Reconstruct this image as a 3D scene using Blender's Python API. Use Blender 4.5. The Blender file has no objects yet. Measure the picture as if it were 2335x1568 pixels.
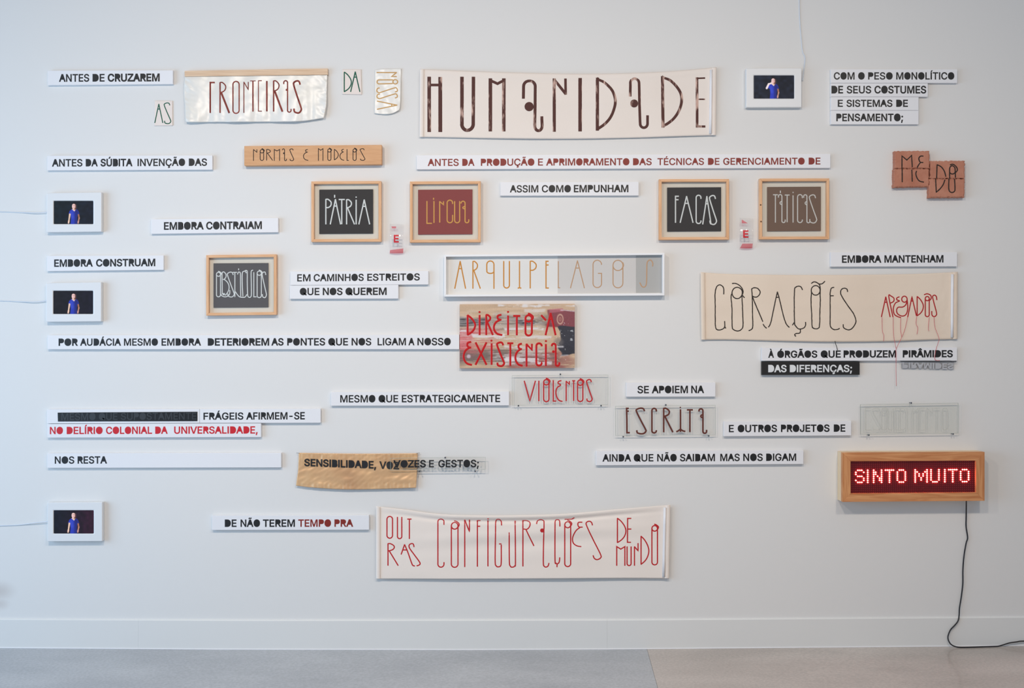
import bpy, bmesh, math, random
import numpy as np
from mathutils import Vector, noise

SC = bpy.context.scene
COL = SC.collection
# ------------------------------------------------------------------ camera
D = 6.0                      # camera to wall, metres
S = 0.0023                   # metres per photograph pixel on the wall
F = D / S
ZC = 693 * S                 # eye height above the floor
cam_d = bpy.data.cameras.new('camera'); cam = bpy.data.objects.new('camera', cam_d); COL.objects.link(cam)
cam_d.sensor_width = 36; cam_d.lens = 36 * F / 2335
cam.location = (0, -D, ZC); cam.rotation_euler = (math.radians(90), 0, 0)
cam_d.clip_start = .05; cam_d.clip_end = 60
SC.camera = cam
# ------------------------------------------------------------------ world, lights, exposure
w = bpy.data.worlds.new('world'); SC.world = w; w.use_nodes = True
w.node_tree.nodes['Background'].inputs[0].default_value = (0.80, 0.88, 1.0, 1)
w.node_tree.nodes['Background'].inputs[1].default_value = 0.35
def area(name, loc, aim, sx, sy, power, color, spread=180):
    l = bpy.data.lights.new(name, 'AREA'); l.shape = 'RECTANGLE'; l.size = sx; l.size_y = sy
    l.energy = power; l.color = color; l.spread = math.radians(spread)
    o = bpy.data.objects.new(name, l); COL.objects.link(o); o.location = loc
    o.rotation_euler = (Vector(aim) - Vector(loc)).to_track_quat('-Z', 'Y').to_euler()
    return o
area('window_light', (-5.4, -3.3, 1.6), (0, -3.3, 1.5), 4.6, 2.8, 196, (0.45, 0.71, 1.0))
WARM = (1.0, .87, .74)
for x, p, c in ((-1.7, 27.5, WARM), (0.25, 23, WARM), (2.0, 16.5, WARM)):
    area('track_light', (x, -3.5, 3.75), (x, 0, .75), .26, .26, p, c, 125)
SC.view_settings.view_transform = 'Standard'; SC.view_settings.look = 'None'
SC.view_settings.exposure = 0.0; SC.view_settings.gamma = 1.0
SC.view_settings.use_curve_mapping = False
random.seed(4)

# ------------------------------------------------------------------ helpers
def at(px, py, d=0.0):
    k = (D - d) / F
    return Vector(((px - 1167.5) * k, -d, ZC - (py - 784) * k))

def lin(c):
    return tuple(((v / 255) / 12.92 if v <= 10 else (((v / 255) + .055) / 1.055) ** 2.4) for v in c)

def mat(name, rgb, rough=.6, bump=0, bscale=200, var=0, vscale=8, rgb2=None, metal=0, stretch=(1, 1, 1), spec=.5, sheen=0, wave=0):
    m = bpy.data.materials.new(name); m.use_nodes = True
    nt = m.node_tree; b = nt.nodes['Principled BSDF']
    b.inputs['Roughness'].default_value = rough; b.inputs['Metallic'].default_value = metal
    b.inputs['Specular IOR Level'].default_value = spec
    c = lin(rgb); b.inputs['Base Color'].default_value = (*c, 1)
    if sheen: b.inputs['Sheen Weight'].default_value = sheen
    tc = nt.nodes.new('ShaderNodeTexCoord'); mp = nt.nodes.new('ShaderNodeMapping')
    nt.links.new(tc.outputs['Object'], mp.inputs[0]); mp.inputs['Scale'].default_value = stretch
    if rgb2 is not None:
        n = nt.nodes.new('ShaderNodeTexNoise'); n.inputs['Scale'].default_value = vscale
        n.inputs['Detail'].default_value = 5
        if wave: n.inputs['Distortion'].default_value = wave
        nt.links.new(mp.outputs[0], n.inputs['Vector'])
        r = nt.nodes.new('ShaderNodeValToRGB'); nt.links.new(n.outputs['Fac'], r.inputs[0])
        r.color_ramp.elements[0].position = .5 - var; r.color_ramp.elements[1].position = .5 + var
        r.color_ramp.elements[0].color = (*c, 1); r.color_ramp.elements[1].color = (*lin(rgb2), 1)
        nt.links.new(r.outputs[0], b.inputs['Base Color'])
    if bump:
        n = nt.nodes.new('ShaderNodeTexNoise'); n.inputs['Scale'].default_value = bscale
        n.inputs['Detail'].default_value = 3
        nt.links.new(mp.outputs[0], n.inputs['Vector'])
        bp = nt.nodes.new('ShaderNodeBump'); bp.inputs['Strength'].default_value = bump
        bp.inputs['Distance'].default_value = .002
        nt.links.new(n.outputs['Fac'], bp.inputs['Height']); nt.links.new(bp.outputs[0], b.inputs['Normal'])
    return m

def clear_mat(name, tint, gloss=.05, rough=.02, haze=0, hazecol=(200, 200, 195)):
    m = bpy.data.materials.new(name); m.use_nodes = True; nt = m.node_tree; nt.nodes.clear()
    o = nt.nodes.new('ShaderNodeOutputMaterial'); t = nt.nodes.new('ShaderNodeBsdfTransparent')
    t.inputs[0].default_value = (*tint, 1)
    g = nt.nodes.new('ShaderNodeBsdfGlossy'); g.inputs['Roughness'].default_value = rough
    lw = nt.nodes.new('ShaderNodeLayerWeight'); lw.inputs[0].default_value = .5
    pw = nt.nodes.new('ShaderNodeMath'); pw.operation = 'POWER'; pw.inputs[1].default_value = 5
    nt.links.new(lw.outputs['Facing'], pw.inputs[0])
    fr = nt.nodes.new('ShaderNodeMath'); fr.operation = 'MULTIPLY_ADD'; fr.inputs[1].default_value = .75; fr.inputs[2].default_value = .03
    nt.links.new(pw.outputs[0], fr.inputs[0])
    mx = nt.nodes.new('ShaderNodeMixShader')
    nt.links.new(fr.outputs[0], mx.inputs[0]); nt.links.new(t.outputs[0], mx.inputs[1]); nt.links.new(g.outputs[0], mx.inputs[2])
    last = mx
    if haze:
        df = nt.nodes.new('ShaderNodeBsdfDiffuse'); df.inputs[0].default_value = (*lin(hazecol), 1)
        m2 = nt.nodes.new('ShaderNodeMixShader'); m2.inputs[0].default_value = haze
        nt.links.new(mx.outputs[0], m2.inputs[1]); nt.links.new(df.outputs[0], m2.inputs[2]); last = m2
    nt.links.new(last.outputs[0], o.inputs[0])
    return m

def emit_mat(name, rgb, strength):
    m = bpy.data.materials.new(name); m.use_nodes = True; b = m.node_tree.nodes['Principled BSDF']
    b.inputs['Base Color'].default_value = (.3, .02, .02, 1)
    b.inputs['Emission Color'].default_value = (*rgb, 1); b.inputs['Emission Strength'].default_value = strength
    return m

def mesh_obj(name, verts, faces, m, parent=None, smooth=False, bevel=0, label=None, kind=None):
    me = bpy.data.meshes.new(name); me.from_pydata([tuple(v) for v in verts], [], faces); me.update()
    o = bpy.data.objects.new(name, me); COL.objects.link(o)
    if m: me.materials.append(m)
    if smooth:
        for p in me.polygons: p.use_smooth = True
    if bevel:
        b = o.modifiers.new('bevel', 'BEVEL'); b.width = bevel; b.segments = 2; b.limit_method = 'ANGLE'
    if parent is not None:
        o.parent = parent; o.matrix_parent_inverse = parent.matrix_world.inverted()
    if label: o['label'] = label
    if kind: o['kind'] = kind
    return o

def thing(name, label, cat, loc, group=None):
    o = bpy.data.objects.new(name, None); COL.objects.link(o); o.location = loc
    o.empty_display_size = .05
    o['label'] = label; o['category'] = cat
    if group: o['group'] = group
    bpy.context.view_layer.update()
    return o

def tag(o, label, cat, group=None):
    o['label'] = label; o['category'] = cat
    if group: o['group'] = group
    return o

class MB:
    def __init__(s): s.v = []; s.f = []
    def add(s, v, f):
        n = len(s.v); s.v += [tuple(p) for p in v]; s.f += [[i + n for i in q] for q in f]
    def prism(s, front, d0, d1):
        """front: world-space (x,z) loop seen from the camera, extruded from y=-d1 (front) to y=-d0 (back)"""
        n = len(front)
        v = [(x, -d1, z) for x, z in front] + [(x, -d0, z) for x, z in front]
        f = [list(range(n)), list(range(2 * n - 1, n - 1, -1))] + [[i, i + n, (i + 1) % n + n, (i + 1) % n] for i in range(n)]
        s.add(v, f)
    def box(s, x0, x1, y0, y1, z0, z1):
        v = [(x, y, z) for x in (x0, x1) for y in (y0, y1) for z in (z0, z1)]
        s.add(v, [[0, 1, 3, 2], [4, 6, 7, 5], [0, 4, 5, 1], [2, 3, 7, 6], [0, 2, 6, 4], [1, 5, 7, 3]])
    def build(s, name, m, parent=None, **k):
        o = mesh_obj(name, s.v, s.f, m, parent, **k)
        bm = bmesh.new(); bm.from_mesh(o.data); bmesh.ops.recalc_face_normals(bm, faces=bm.faces); bm.to_mesh(o.data); bm.free()
        if k.get('smooth'):
            for p in o.data.polygons: p.use_smooth = True
        return o

def quad_xz(q, d):
    return [(p.x, p.z) for p in (at(x, y, d) for x, y in q)]

def slab(name, q, d0, d1, m, parent, bevel=.0012, **k):
    """box whose front face is the photo-pixel quad q (tl,tr,br,bl) at depth d1"""
    b = MB(); b.prism(quad_xz(q, d1), d0, d1)
    return b.build(name, m, parent, bevel=bevel, **k)

# ---- printed capitals: outlines of a plain grotesque, counters closed as in the stencilled boards
GLY = {'A':(480,[[8,0,190,509,290,509,472,0,396,0,345,150,135,150,84,0]]),'B':(456,[[60,0,60,509,241,509,289,504,329,491,359,469,381,442,394,410,398,374,395,344,387,320,373,301,356,286,336,275,315,267,315,262,339,257,363,245,385,227,402,203,414,173,418,136,413,100,400,67,377,39,344,18,301,4,247,0]]),'C':(510,[[267,-7,225,-3,186,7,150,25,119,49,92,79,70,115,53,157,44,203,40,254,44,305,53,352,70,393,92,429,119,459,150,484,186,501,225,512,267,516,305,513,340,504,373,490,402,471,427,447,448,418,463,385,473,348,408,348,401,373,389,395,375,413,357,428,337,440,315,449,292,454,267,456,223,450,184,432,150,403,125,364,109,314,103,254,109,194,125,145,151,105,184,76,223,59,267,53,292,55,315,60,337,69,357,81,375,96,389,114,401,136,408,160,473,160,463,124,448,91,428,62,402,38,373,19,341,5,305,-4]]),'D':(502,[[60,0,60,509,225,509,273,505,315,495,353,478,399,441,433,391,449,351,458,306,462,255,458,205,449,159,433,119,411,83,384,54,351,31,312,14,268,3,219,0]]),'E':(419,[[60,0,60,509,372,509,372,452,125,452,125,286,355,286,355,229,125,229,125,57,375,57,375,0]]),'F':(410,[[60,0,60,509,369,509,369,452,125,452,125,278,346,278,346,221,125,221,125,0]]),'G':(520,[[269,-7,225,-3,185,7,149,25,118,49,91,79,69,116,53,157,43,203,40,254,43,305,53,352,69,393,91,429,117,459,149,484,184,501,223,512,265,516,304,513,340,504,374,489,403,469,429,445,449,416,465,384,474,349,408,349,399,372,387,393,373,411,356,427,337,439,315,448,291,454,265,456,222,450,183,432,150,404,125,364,109,314,103,254,109,194,125,145,151,105,184,76,224,59,269,53,309,57,345,71,374,93,396,123,410,160,415,202,434,199,283,199,283,256,478,256,478,200,471,141,451,91,419,50,377,19,326,0]]),'H':(517,[[60,0,60,509,125,509,125,289,392,289,392,509,457,509,457,0,392,0,392,232,125,232,125,0]]),'I':(190,[[60,0,60,509,130,509,130,0]]),'J':(396,[[185,-7,124,3,75,33,52,63,38,100,33,145,33,173,98,173,98,145,104,104,122,74,149,56,185,50,220,56,248,74,266,104,272,145,272,509,336,509,336,145,332,100,318,63,294,33,246,3]]),'L':(393,[[60,0,60,509,125,509,125,57,361,57,361,0]]),'M':(628,[[60,0,60,509,160,509,314,110,468,509,568,509,568,0,501,0,501,415,345,0,283,0,127,415,127,0]]),'N':(523,[[60,0,60,509,135,509,396,112,396,509,463,509,463,0,388,0,127,397,127,0]]),'O':(533,[[267,-7,225,-3,186,7,150,25,119,49,92,79,70,115,53,157,44,203,40,254,44,305,53,352,70,393,92,429,119,459,150,484,186,501,225,512,267,516,309,512,348,501,384,484,415,459,442,429,464,393,480,352,490,305,493,254,490,203,480,157,464,115,442,79,415,49,384,25,348,7,309,-3]]),'P':(445,[[60,0,60,509,236,509,290,504,333,489,367,465,390,433,405,395,409,352,405,309,390,271,367,240,333,217,289,203,236,198,125,198,125,0]]),'Q':(533,[[267,-7,225,-3,186,7,150,25,119,49,92,79,70,115,53,157,44,203,40,254,44,305,53,352,70,393,92,429,119,459,150,484,186,501,225,512,267,516,309,512,348,501,384,484,415,459,442,429,464,393,480,352,490,305,493,254,490,203,480,157,464,115,442,79,415,49,384,25,348,7,309,-3],[300,120,335,160,505,20,470,-30]]),'R':(449,[[60,0,60,509,236,509,290,504,333,489,367,465,390,433,405,395,409,352,405,309,390,271,367,240,333,217,305,207,428,0,353,0,238,198,125,198,125,0]]),'S':(447,[[224,-9,172,-4,128,9,91,31,64,60,46,96,38,137,104,137,110,110,123,88,142,71,166,59,194,52,224,49,257,52,286,60,311,74,329,92,341,114,346,139,342,161,332,179,316,193,296,205,272,214,245,222,184,239,128,260,86,289,60,326,52,372,58,413,75,448,102,476,138,498,180,511,227,516,275,511,316,498,351,476,377,449,394,415,401,378,337,378,326,412,302,437,267,453,225,459,194,456,167,448,145,435,129,418,118,398,115,376,119,352,131,334,148,319,169,308,191,300,212,293,264,279,312,264,336,252,359,238,379,220,395,198,405,171,408,139,403,99,386,64,360,34,323,11,278,-4]]),'T':(449,[[32,452,32,509,417,509,417,452,257,452,257,0,193,0,193,452]]),'U':(517,[[259,-8,203,-2,154,15,114,43,85,80,66,124,60,173,60,509,124,509,124,178,128,144,141,113,160,87,187,68,220,56,259,52,298,56,331,68,357,87,377,113,389,144,393,178,393,509,457,509,457,173,451,124,433,80,403,43,363,15,315,-2]]),'V':(480,[[8,509,82,509,240,78,398,509,472,509,280,0,200,0]]),'X':(474,[[18,0,205,262,29,509,110,509,237,325,366,509,446,509,269,262,456,0,376,0,237,198,98,0]]),'Z':(438,[[30,0,30,60,326,450,42,450,42,509,408,509,408,450,112,60,412,60,412,0]]),'Á':(480,[[8,0,190,509,290,509,472,0,396,0,345,150,135,150,84,0],[213,558,260,659,329,659,263,558]]),'Â':(480,[[8,0,190,509,290,509,472,0,396,0,345,150,135,150,84,0],[191,565,130,565,130,567,211,659,269,659,349,567,349,565,288,565,240,624]]),'Ã':(480,[[8,0,190,509,290,509,472,0,396,0,345,150,135,150,84,0],[284,576,272,577,260,580,237,590,217,600,209,603,201,604,194,602,188,595,185,587,183,577,141,577,145,605,155,628,172,643,196,648,208,647,220,643,241,633,260,623,269,620,278,619,285,621,291,625,295,634,297,646,339,646,334,618,324,595,307,580]]),'À':(480,[[8,0,190,509,290,509,472,0,396,0,345,150,135,150,84,0],[216,558,150,659,218,659,266,558]]),'É':(419,[[60,0,60,509,372,509,372,452,125,452,125,286,355,286,355,229,125,229,125,57,375,57,375,0],[191,558,239,659,307,659,241,558]]),'Í':(190,[[60,0,60,509,130,509,130,0],[69,558,116,659,185,659,119,558]]),'Ó':(533,[[267,-7,225,-3,186,7,150,25,119,49,92,79,70,115,53,157,44,203,40,254,44,305,53,352,70,393,92,429,119,459,150,484,186,501,225,512,267,516,309,512,348,501,384,484,415,459,442,429,464,393,480,352,490,305,493,254,490,203,480,157,464,115,442,79,415,49,384,25,348,7,309,-3],[240,558,288,659,356,659,290,558]]),'Õ':(533,[[267,-7,225,-3,186,7,150,25,119,49,92,79,70,115,53,157,44,203,40,254,44,305,53,352,70,393,92,429,119,459,150,484,186,501,225,512,267,516,309,512,348,501,384,484,415,459,442,429,464,393,480,352,490,305,493,254,490,203,480,157,464,115,442,79,415,49,384,25,348,7,309,-3],[312,576,299,577,287,580,264,590,244,600,236,603,229,604,221,602,216,595,212,587,211,577,168,577,172,605,182,628,199,643,223,648,236,647,248,643,269,633,288,623,297,620,305,619,313,621,318,625,322,634,324,646,366,646,362,618,351,595,334,580]]),'Ú':(517,[[259,-8,203,-2,154,15,114,43,85,80,66,124,60,173,60,509,124,509,124,178,128,144,141,113,160,87,187,68,220,56,259,52,298,56,331,68,357,87,377,113,389,144,393,178,393,509,457,509,457,173,451,124,433,80,403,43,363,15,315,-2],[232,558,280,659,348,659,282,558]]),'Ç':(510,[[267,-7,225,-3,186,7,150,25,119,49,92,79,70,115,53,157,44,203,40,254,44,305,53,352,70,393,92,429,119,459,150,484,186,501,225,512,267,516,305,513,340,504,373,490,402,471,427,447,448,418,463,385,473,348,408,348,401,373,389,395,375,413,357,428,337,440,315,449,292,454,267,456,223,450,184,432,150,403,125,364,109,314,103,254,109,194,125,145,151,105,184,76,223,59,267,53,292,55,315,60,337,69,357,81,375,96,389,114,401,136,408,160,473,160,463,124,448,91,428,62,402,38,373,19,341,5,305,-4],[228,-146,228,-110,268,-110,284,-109,294,-105,300,-98,302,-88,300,-77,294,-71,284,-67,268,-66,240,-66,251,13,283,13,283,-3,283,-33,312,-37,332,-47,344,-64,348,-88,343,-114,328,-132,304,-143,269,-146]]),';':(188,[[38,-119,68,71,137,71,84,-119],[103,271,86,274,71,284,61,299,58,316,61,334,71,349,86,359,103,362,121,359,136,349,146,334,149,316,146,299,136,284,121,274]]),',':(188,[[38,-119,68,71,137,71,84,-119]]),'-':(453,[[337,244,337,188,114,188,114,244]])}
CAP = 509
def offset_loop(p, e):
    if not e: return p
    n = len(p); area2 = sum(p[i - 1][0] * p[i][1] - p[i][0] * p[i - 1][1] for i in range(n)); sg = 1 if area2 > 0 else -1
    out = []
    for i in range(n):
        ax, ay = p[i - 1]; bx, by = p[i]; cx, cy = p[(i + 1) % n]
        d1 = Vector((bx - ax, by - ay)); d2 = Vector((cx - bx, cy - by))
        if d1.length < .01 or d2.length < .01: out.append((bx, by)); continue
        d1.normalize(); d2.normalize(); t = d1 + d2
        if t.length < .05: out.append((bx, by)); continue
        t.normalize(); nn = Vector((t.y, -t.x)) * sg; c = max(.55, nn.dot(Vector((d1.y, -d1.x)) * sg))
        out.append((bx + nn.x * e / c, by + nn.y * e / c))
    return out
def word_loops(txt, e=0):
    """closed loops in font units, plus total width (first ink to last ink)"""
    x = 0; L = []
    for ch in txt:
        if ch == ' ': x += 190; continue
        adv, cs = GLY[ch]
        for c in cs:
            L.append(offset_loop([(c[i] + x, c[i + 1]) for i in range(0, len(c), 2)], e))
        x += adv
    xs = [p[0] for l in L for p in l]; return L, min(xs), max(xs)
def lettering(words, cap, m, parent, depth, dfun=None, th=.0006, flip=False, mirror=False, **k):
    """words: (text, x0, x1, bold); cap = (xl, top_l, base_l, xr, top_r, base_r) in photo pixels"""
    xl, tl, bl, xr, tr, br = cap; o = None
    for txt, x0, x1, e in words:      # one part for each word
        b = MB(); L, a, c = word_loops(txt, e * 1.2 + 11)
        for l in L:
            pts = []
            for gx, gy in l:
                px = x0 + (gx - a) / (c - a) * (x1 - x0); t = (px - xl) / (xr - xl)
                top = tl + (tr - tl) * t; base = bl + (br - bl) * t
                pts.append((px, base - gy / CAP * (base - top)))
            n = len(pts)
            dd = [(dfun(px, py) if dfun else depth) for px, py in pts]
            fr = [at(px, py, d + th) for (px, py), d in zip(pts, dd)]; bk = [v + Vector((0, th * 1.3, 0)) for v in fr]
            b.add(fr + bk, [list(range(n))] + [[i, i + n, (i + 1) % n + n, (i + 1) % n] for i in range(n)])
        o = b.build('lettering', m, parent, **k)
    return o

# ---- drawn letters: strokes
def sp(pts, n=6):
    """Catmull-Rom through pts"""
    if len(pts) < 3: return list(pts)
    P = [pts[0]] + list(pts) + [pts[-1]]; out = []
    for i in range(1, len(P) - 2):
        p0, p1, p2, p3 = P[i - 1:i + 3]
        for j in range(n):
            t = j / n
            out.append(tuple(.5 * (2 * p1[k] + (p2[k] - p0[k]) * t + (2 * p0[k] - 5 * p1[k] + 4 * p2[k] - p3[k]) * t * t + (3 * p1[k] - p0[k] - 3 * p2[k] + p3[k]) * t ** 3) for k in (0, 1)))
    out.append(tuple(pts[-1])); return out
def arc(cx, cy, rx, ry, a0, a1, n=12):
    return [(cx + rx * math.cos(math.radians(a0 + (a1 - a0) * i / n)), cy + ry * math.sin(math.radians(a0 + (a1 - a0) * i / n))) for i in range(n + 1)]
def glyph(c, w, h):
    r = w / 2
    if c == 'A': return [[(0, h), (r, 0)], [(r, 0), (w, h)], [(r - r * .27, .27 * h), (r + r * .27, .27 * h)]]
    if c == 'V': return [[(0, 0), (r, h), (w, 0)]]
    if c == 'X': return [[(0, 0), (w, h)], [(w, 0), (0, h)]]
    if c in 'I|': return [[(r, 0), (r, h)]]
    if c == 'i': return [[(r, 0), (r, h)], [(r, -.13 * h), (r, -.1 * h)]]
    if c == 'F': return [[(0, h), (0, 0), (w, 0)], [(0, .13 * h), (w * .9, .13 * h)]]
    if c == 'f': return [[(0, h), (0, 0), (w, 0)]]
    if c == 'E': return [[(w, 0), (0, 0), (0, h), (w, h)], [(0, .14 * h), (w * .9, .14 * h)]]
    if c == '[': return [[(w, 0), (0, 0), (0, h), (w, h)]]
    if c == 'L': return [[(0, 0), (0, h), (w, h)]]
    if c == 'T': return [[(0, 0), (w, 0)], [(r, 0), (r, h)]]
    if c == 'N': return [[(0, h), (0, 0)], [(0, 0), (w, .25 * h), (w, 0)]]
    if c == 'n': return [[(0, h), (0, 0)], [(0, 0), (w, .15 * h), (w, 0)]]
    if c == 'M': return [[(0, h), (0, 0), (r, .13 * h), (w, 0), (w, h)]]
    if c == 'H': return [[(0, 0), (0, h)], [(w, 0), (w, h)], [(0, .15 * h), (w, .15 * h)]]
    if c == 'U': return [[(0, 0), (0, h - r)] + arc(r, h - r, r, r, 180, 0)[1:] + [(w, 0)]]
    if c == 'D': return [[(0, h), (0, 0)], sp([(0, 0), (.45 * w, .13 * h), (.85 * w, .33 * h), (w, .52 * h), (.85 * w, .72 * h), (.5 * w, .88 * h), (0, h)])]
    if c == 'P': return [[(0, h), (0, 0)], sp([(0, 0), (.4 * w, 0), (.9 * w, .09 * h), (w, .18 * h), (.85 * w, .27 * h), (.45 * w, .33 * h), (0, .33 * h)])]
    if c == 'R':
        b = .62 * w
        return [[(0, h), (0, 0)], sp([(0, 0), (.4 * b, 0), (.88 * b, .08 * h), (b, .16 * h), (.85 * b, .25 * h), (.45 * b, .31 * h), (0, .33 * h)]), [(.12 * w, .33 * h), (w, h)]]
    if c == 'B':
        return [[(0, h), (0, 0)], sp([(0, 0), (.3 * w, 0), (.55 * w, .12 * h), (.45 * w, .25 * h), (.1 * w, .32 * h)]), sp([(.1 * w, .32 * h), (.6 * w, .42 * h), (w, .62 * h), (.9 * w, .82 * h), (.45 * w, h), (0, h)])]
    if c == 'O': return [[(0, r), (0, h - r)] + arc(r, h - r, r, r, 180, 0)[1:] + [(w, r)] + arc(r, r, r, r, 0, -180)[1:]]
    if c == 'Q':
        return [[(0, r), (0, h - r)] + arc(r, h - r, r, r, 180, 0)[1:] + [(w, r)] + arc(r, r, r, r, 0, -180)[1:],
                arc(r, r, r, r, 0, 180), sp([(r * .9, -.5 * r), (1.5 * r, -.3 * r), (2.25 * r, .3 * r), (2.3 * r, .9 * r), (1.85 * r, 1.6 * r)])]
    if c == 'q': return [arc(r, r, r, r, 0, -180) + [(0, h * .3)] + arc(r, h * .45 - r * .6, r, r * .6, 180, 0)[1:], [(w, r), (w, h)]]
    if c == 'C': return [[(w, .12 * h)] + arc(r, r, r, r, 0, -180)[1:] + [(0, h - r)] + arc(r, h - r, r, r, 180, 0)[1:] + [(w, h * .9)]]
    if c == 'G': return [[(w, .16 * h)] + arc(r, r, r, r, 0, -180)[1:] + [(0, h - r)] + arc(r, h - r, r, r, 180, 0)[1:] + [(w, h * .66)]]
    if c == 'g': return [[(w, .16 * h)] + arc(r, r, r, r, 0, -180)[1:] + [(0, h - r)] + arc(r, h - r, r, r, 180, 0)[1:] + [(w, h * .48), (w * .6, h * .48)]]
    if c == 'J': return [[(w * .9, h * .1), (w * .75, h * .02), (w * .5, 0), (r, .1 * h), (r, .85 * h)] + sp([(r, .85 * h), (.35 * w, h), (.1 * w, .98 * h), (0, .85 * h)])]
    if c == 'S': return [sp([(.85 * w, .11 * h), (.72 * w, .02 * h), (.42 * w, 0), (.05 * w, .05 * h), (.03 * w, .14 * h), (.5 * w, .5 * h), (.95 * w, .82 * h), (w, .9 * h), (.8 * w, .98 * h), (.5 * w, h), (.12 * w, .96 * h), (.05 * w, .87 * h)])]
    if c == 'e': return [sp([(.9 * w, 0), (.55 * w, .04 * h), (.45 * w, .13 * h), (.6 * w, .22 * h), (.9 * w, .25 * h)]), sp([(.7 * w, .26 * h), (.25 * w, .38 * h), (.02 * w, .58 * h), (.1 * w, .78 * h), (.45 * w, .94 * h), (w, h)])]
    if c in 'a2':
        s = .52 * w; k = s / 2
        st = [[(0, .1 * h)] + arc(k, k, k, k, 180, 360)[1:] + [(s, h - w * .24)] + arc(s + w * .24, h - w * .24, w * .24, w * .24, 180, 0)[1:] + [(w, h - w * .42)]]
        if c == '2': st.append(arc(s, .3 * h, s * .55, .055 * h, 280, 80))
        return st
    raise KeyError(c)

def row(T, items):
    """items (ch,x0,x1,y0,y1[,rot]) in zoom coordinates -> strokes in photo pixels"""
    ox, oy, k = T; out = []
    for it in items:
        c, x0, x1, y0, y1 = it[:5]
        if len(it) > 5:   # turned a quarter clockwise
            for s in glyph(c, y1 - y0, x1 - x0): out.append([(ox + (x1 - q) / k, oy + (y0 + p) / k) for p, q in s])
        else:
            for s in glyph(c, x1 - x0, y1 - y0): out.append([(ox + (x0 + p) / k, oy + (y0 + q) / k) for p, q in s])
    return out
def raw(T, strokes):
    ox, oy, k = T
    return [[(ox + x / k, oy + y / k) for x, y in s] for s in strokes]

def resample(p, step):
    out = [p[0]]
    for a, b in zip(p, p[1:]):
        L = math.hypot(b[0] - a[0], b[1] - a[1]); n = max(1, int(L / step))
        out += [(a[0] + (b[0] - a[0]) * i / n, a[1] + (b[1] - a[1]) * i / n) for i in range(1, n + 1)]
    return out
def ribbon(b, pts, w, dfun, th, wob=0):
    pts = [p for i, p in enumerate(pts) if i == 0 or math.hypot(p[0] - pts[i - 1][0], p[1] - pts[i - 1][1]) > .05]
    pts = resample(pts, 9 if not callable(dfun) else 4)
    if len(pts) < 2: return
    if wob: pts = [(x + wob * noise.noise(Vector((x * .15, y * .15, 3))), y) for x, y in pts]
    n = len(pts); V = []
    for i in range(n):
        a = pts[max(0, i - 1)]; c = pts[min(n - 1, i + 1)]; p = pts[i]
        d1 = Vector((p[0] - a[0], p[1] - a[1])); d2 = Vector((c[0] - p[0], c[1] - p[1]))
        if d1.length < 1e-6: d1 = d2
        if d2.length < 1e-6: d2 = d1
        d1 = d1.normalized(); d2 = d2.normalized(); t = d1 + d2
        t = d1 if t.length < .1 else t.normalized()
        nn = Vector((t.y, -t.x)); c_ = max(.5, abs(nn.dot(Vector((d1.y, -d1.x)))))
        hw = w * 1.14 / 2 / c_
        if wob: hw *= 1 + .18 * noise.noise(Vector((p[0] * .4, p[1] * .4, 9)))
        e = Vector((0, 0))
        if i == 0: e = -t * w * .18
        if i == n - 1: e = t * w * .18
        P = Vector(p) + e; d = dfun(P.x, P.y) if callable(dfun) else dfun
        L = P - nn * hw; R = P + nn * hw
        V += [at(L.x, L.y, d - .0002), at(P.x - nn.x * hw * .6, P.y - nn.y * hw * .6, d + th * .8), at(P.x, P.y, d + th), at(P.x + nn.x * hw * .6, P.y + nn.y * hw * .6, d + th * .8), at(R.x, R.y, d - .0002)]
    f = []
    for i in range(n - 1):
        k = i * 5
        f += [[k + j, k + 5 + j, k + 6 + j, k + 1 + j] for j in range(4)]
    f += [[0, 1, 2, 3, 4], [(n - 1) * 5 + j for j in (4, 3, 2, 1, 0)]]
    b.add(V, f)
def disc(b, px, py, r, dfun, th=.0006):
    d = dfun(px, py) if callable(dfun) else dfun
    pts = arc(px, py, r, r, 0, 345, 23); n = len(pts)
    b.add([at(x, y, d + th) for x, y in pts] + [at(x, y, d) for x, y in pts], [list(range(n))] + [[i, i + n, (i + 1) % n + n, (i + 1) % n] for i in range(n)])
def drawn(strokes, w, m, parent, dfun, th=.0008, dots=(), wob=0, name='letter', **k):
    """strokes that touch form one letter; each letter is a part of its own"""
    W = list(w) if isinstance(w, (list, tuple)) else [w] * len(strokes)
    pts = [np.array(resample(s, 2.5)) for s in strokes]; n = len(strokes); grp = list(range(n))
    def find(i):
        while grp[i] != i: i = grp[i]
        return i
    for i in range(n):
        for j in range(i):
            dmin = np.sqrt(((pts[i][:, None] - pts[j][None]) ** 2).sum(-1)).min()
            over = min(pts[i][:, 0].max(), pts[j][:, 0].max()) - max(pts[i][:, 0].min(), pts[j][:, 0].min())
            if dmin < 1.6 + .3 * max(W[i], W[j]) or (over > -1 and dmin < 7 and min(np.ptp(pts[i][:, 1]), np.ptp(pts[j][:, 1])) < 9): grp[find(i)] = find(j)
    sets = {}
    for i in range(n): sets.setdefault(find(i), [[], []])[0].append(i)
    for x, y, r in dots:
        best = min(sets, key=lambda g: min(np.hypot(pts[i][:, 0] - x, pts[i][:, 1] - y).min() for i in sets[g][0]))
        sets[best][1].append((x, y, r))
    o = None
    for g, (idx, dl_) in sets.items():
        b = MB()
        for i in idx: ribbon(b, strokes[i], W[i], dfun, th, wob)
        for x, y, r in dl_: disc(b, x, y, r, dfun, th)
        o = b.build(name, m, parent, **k)
    return o

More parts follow.
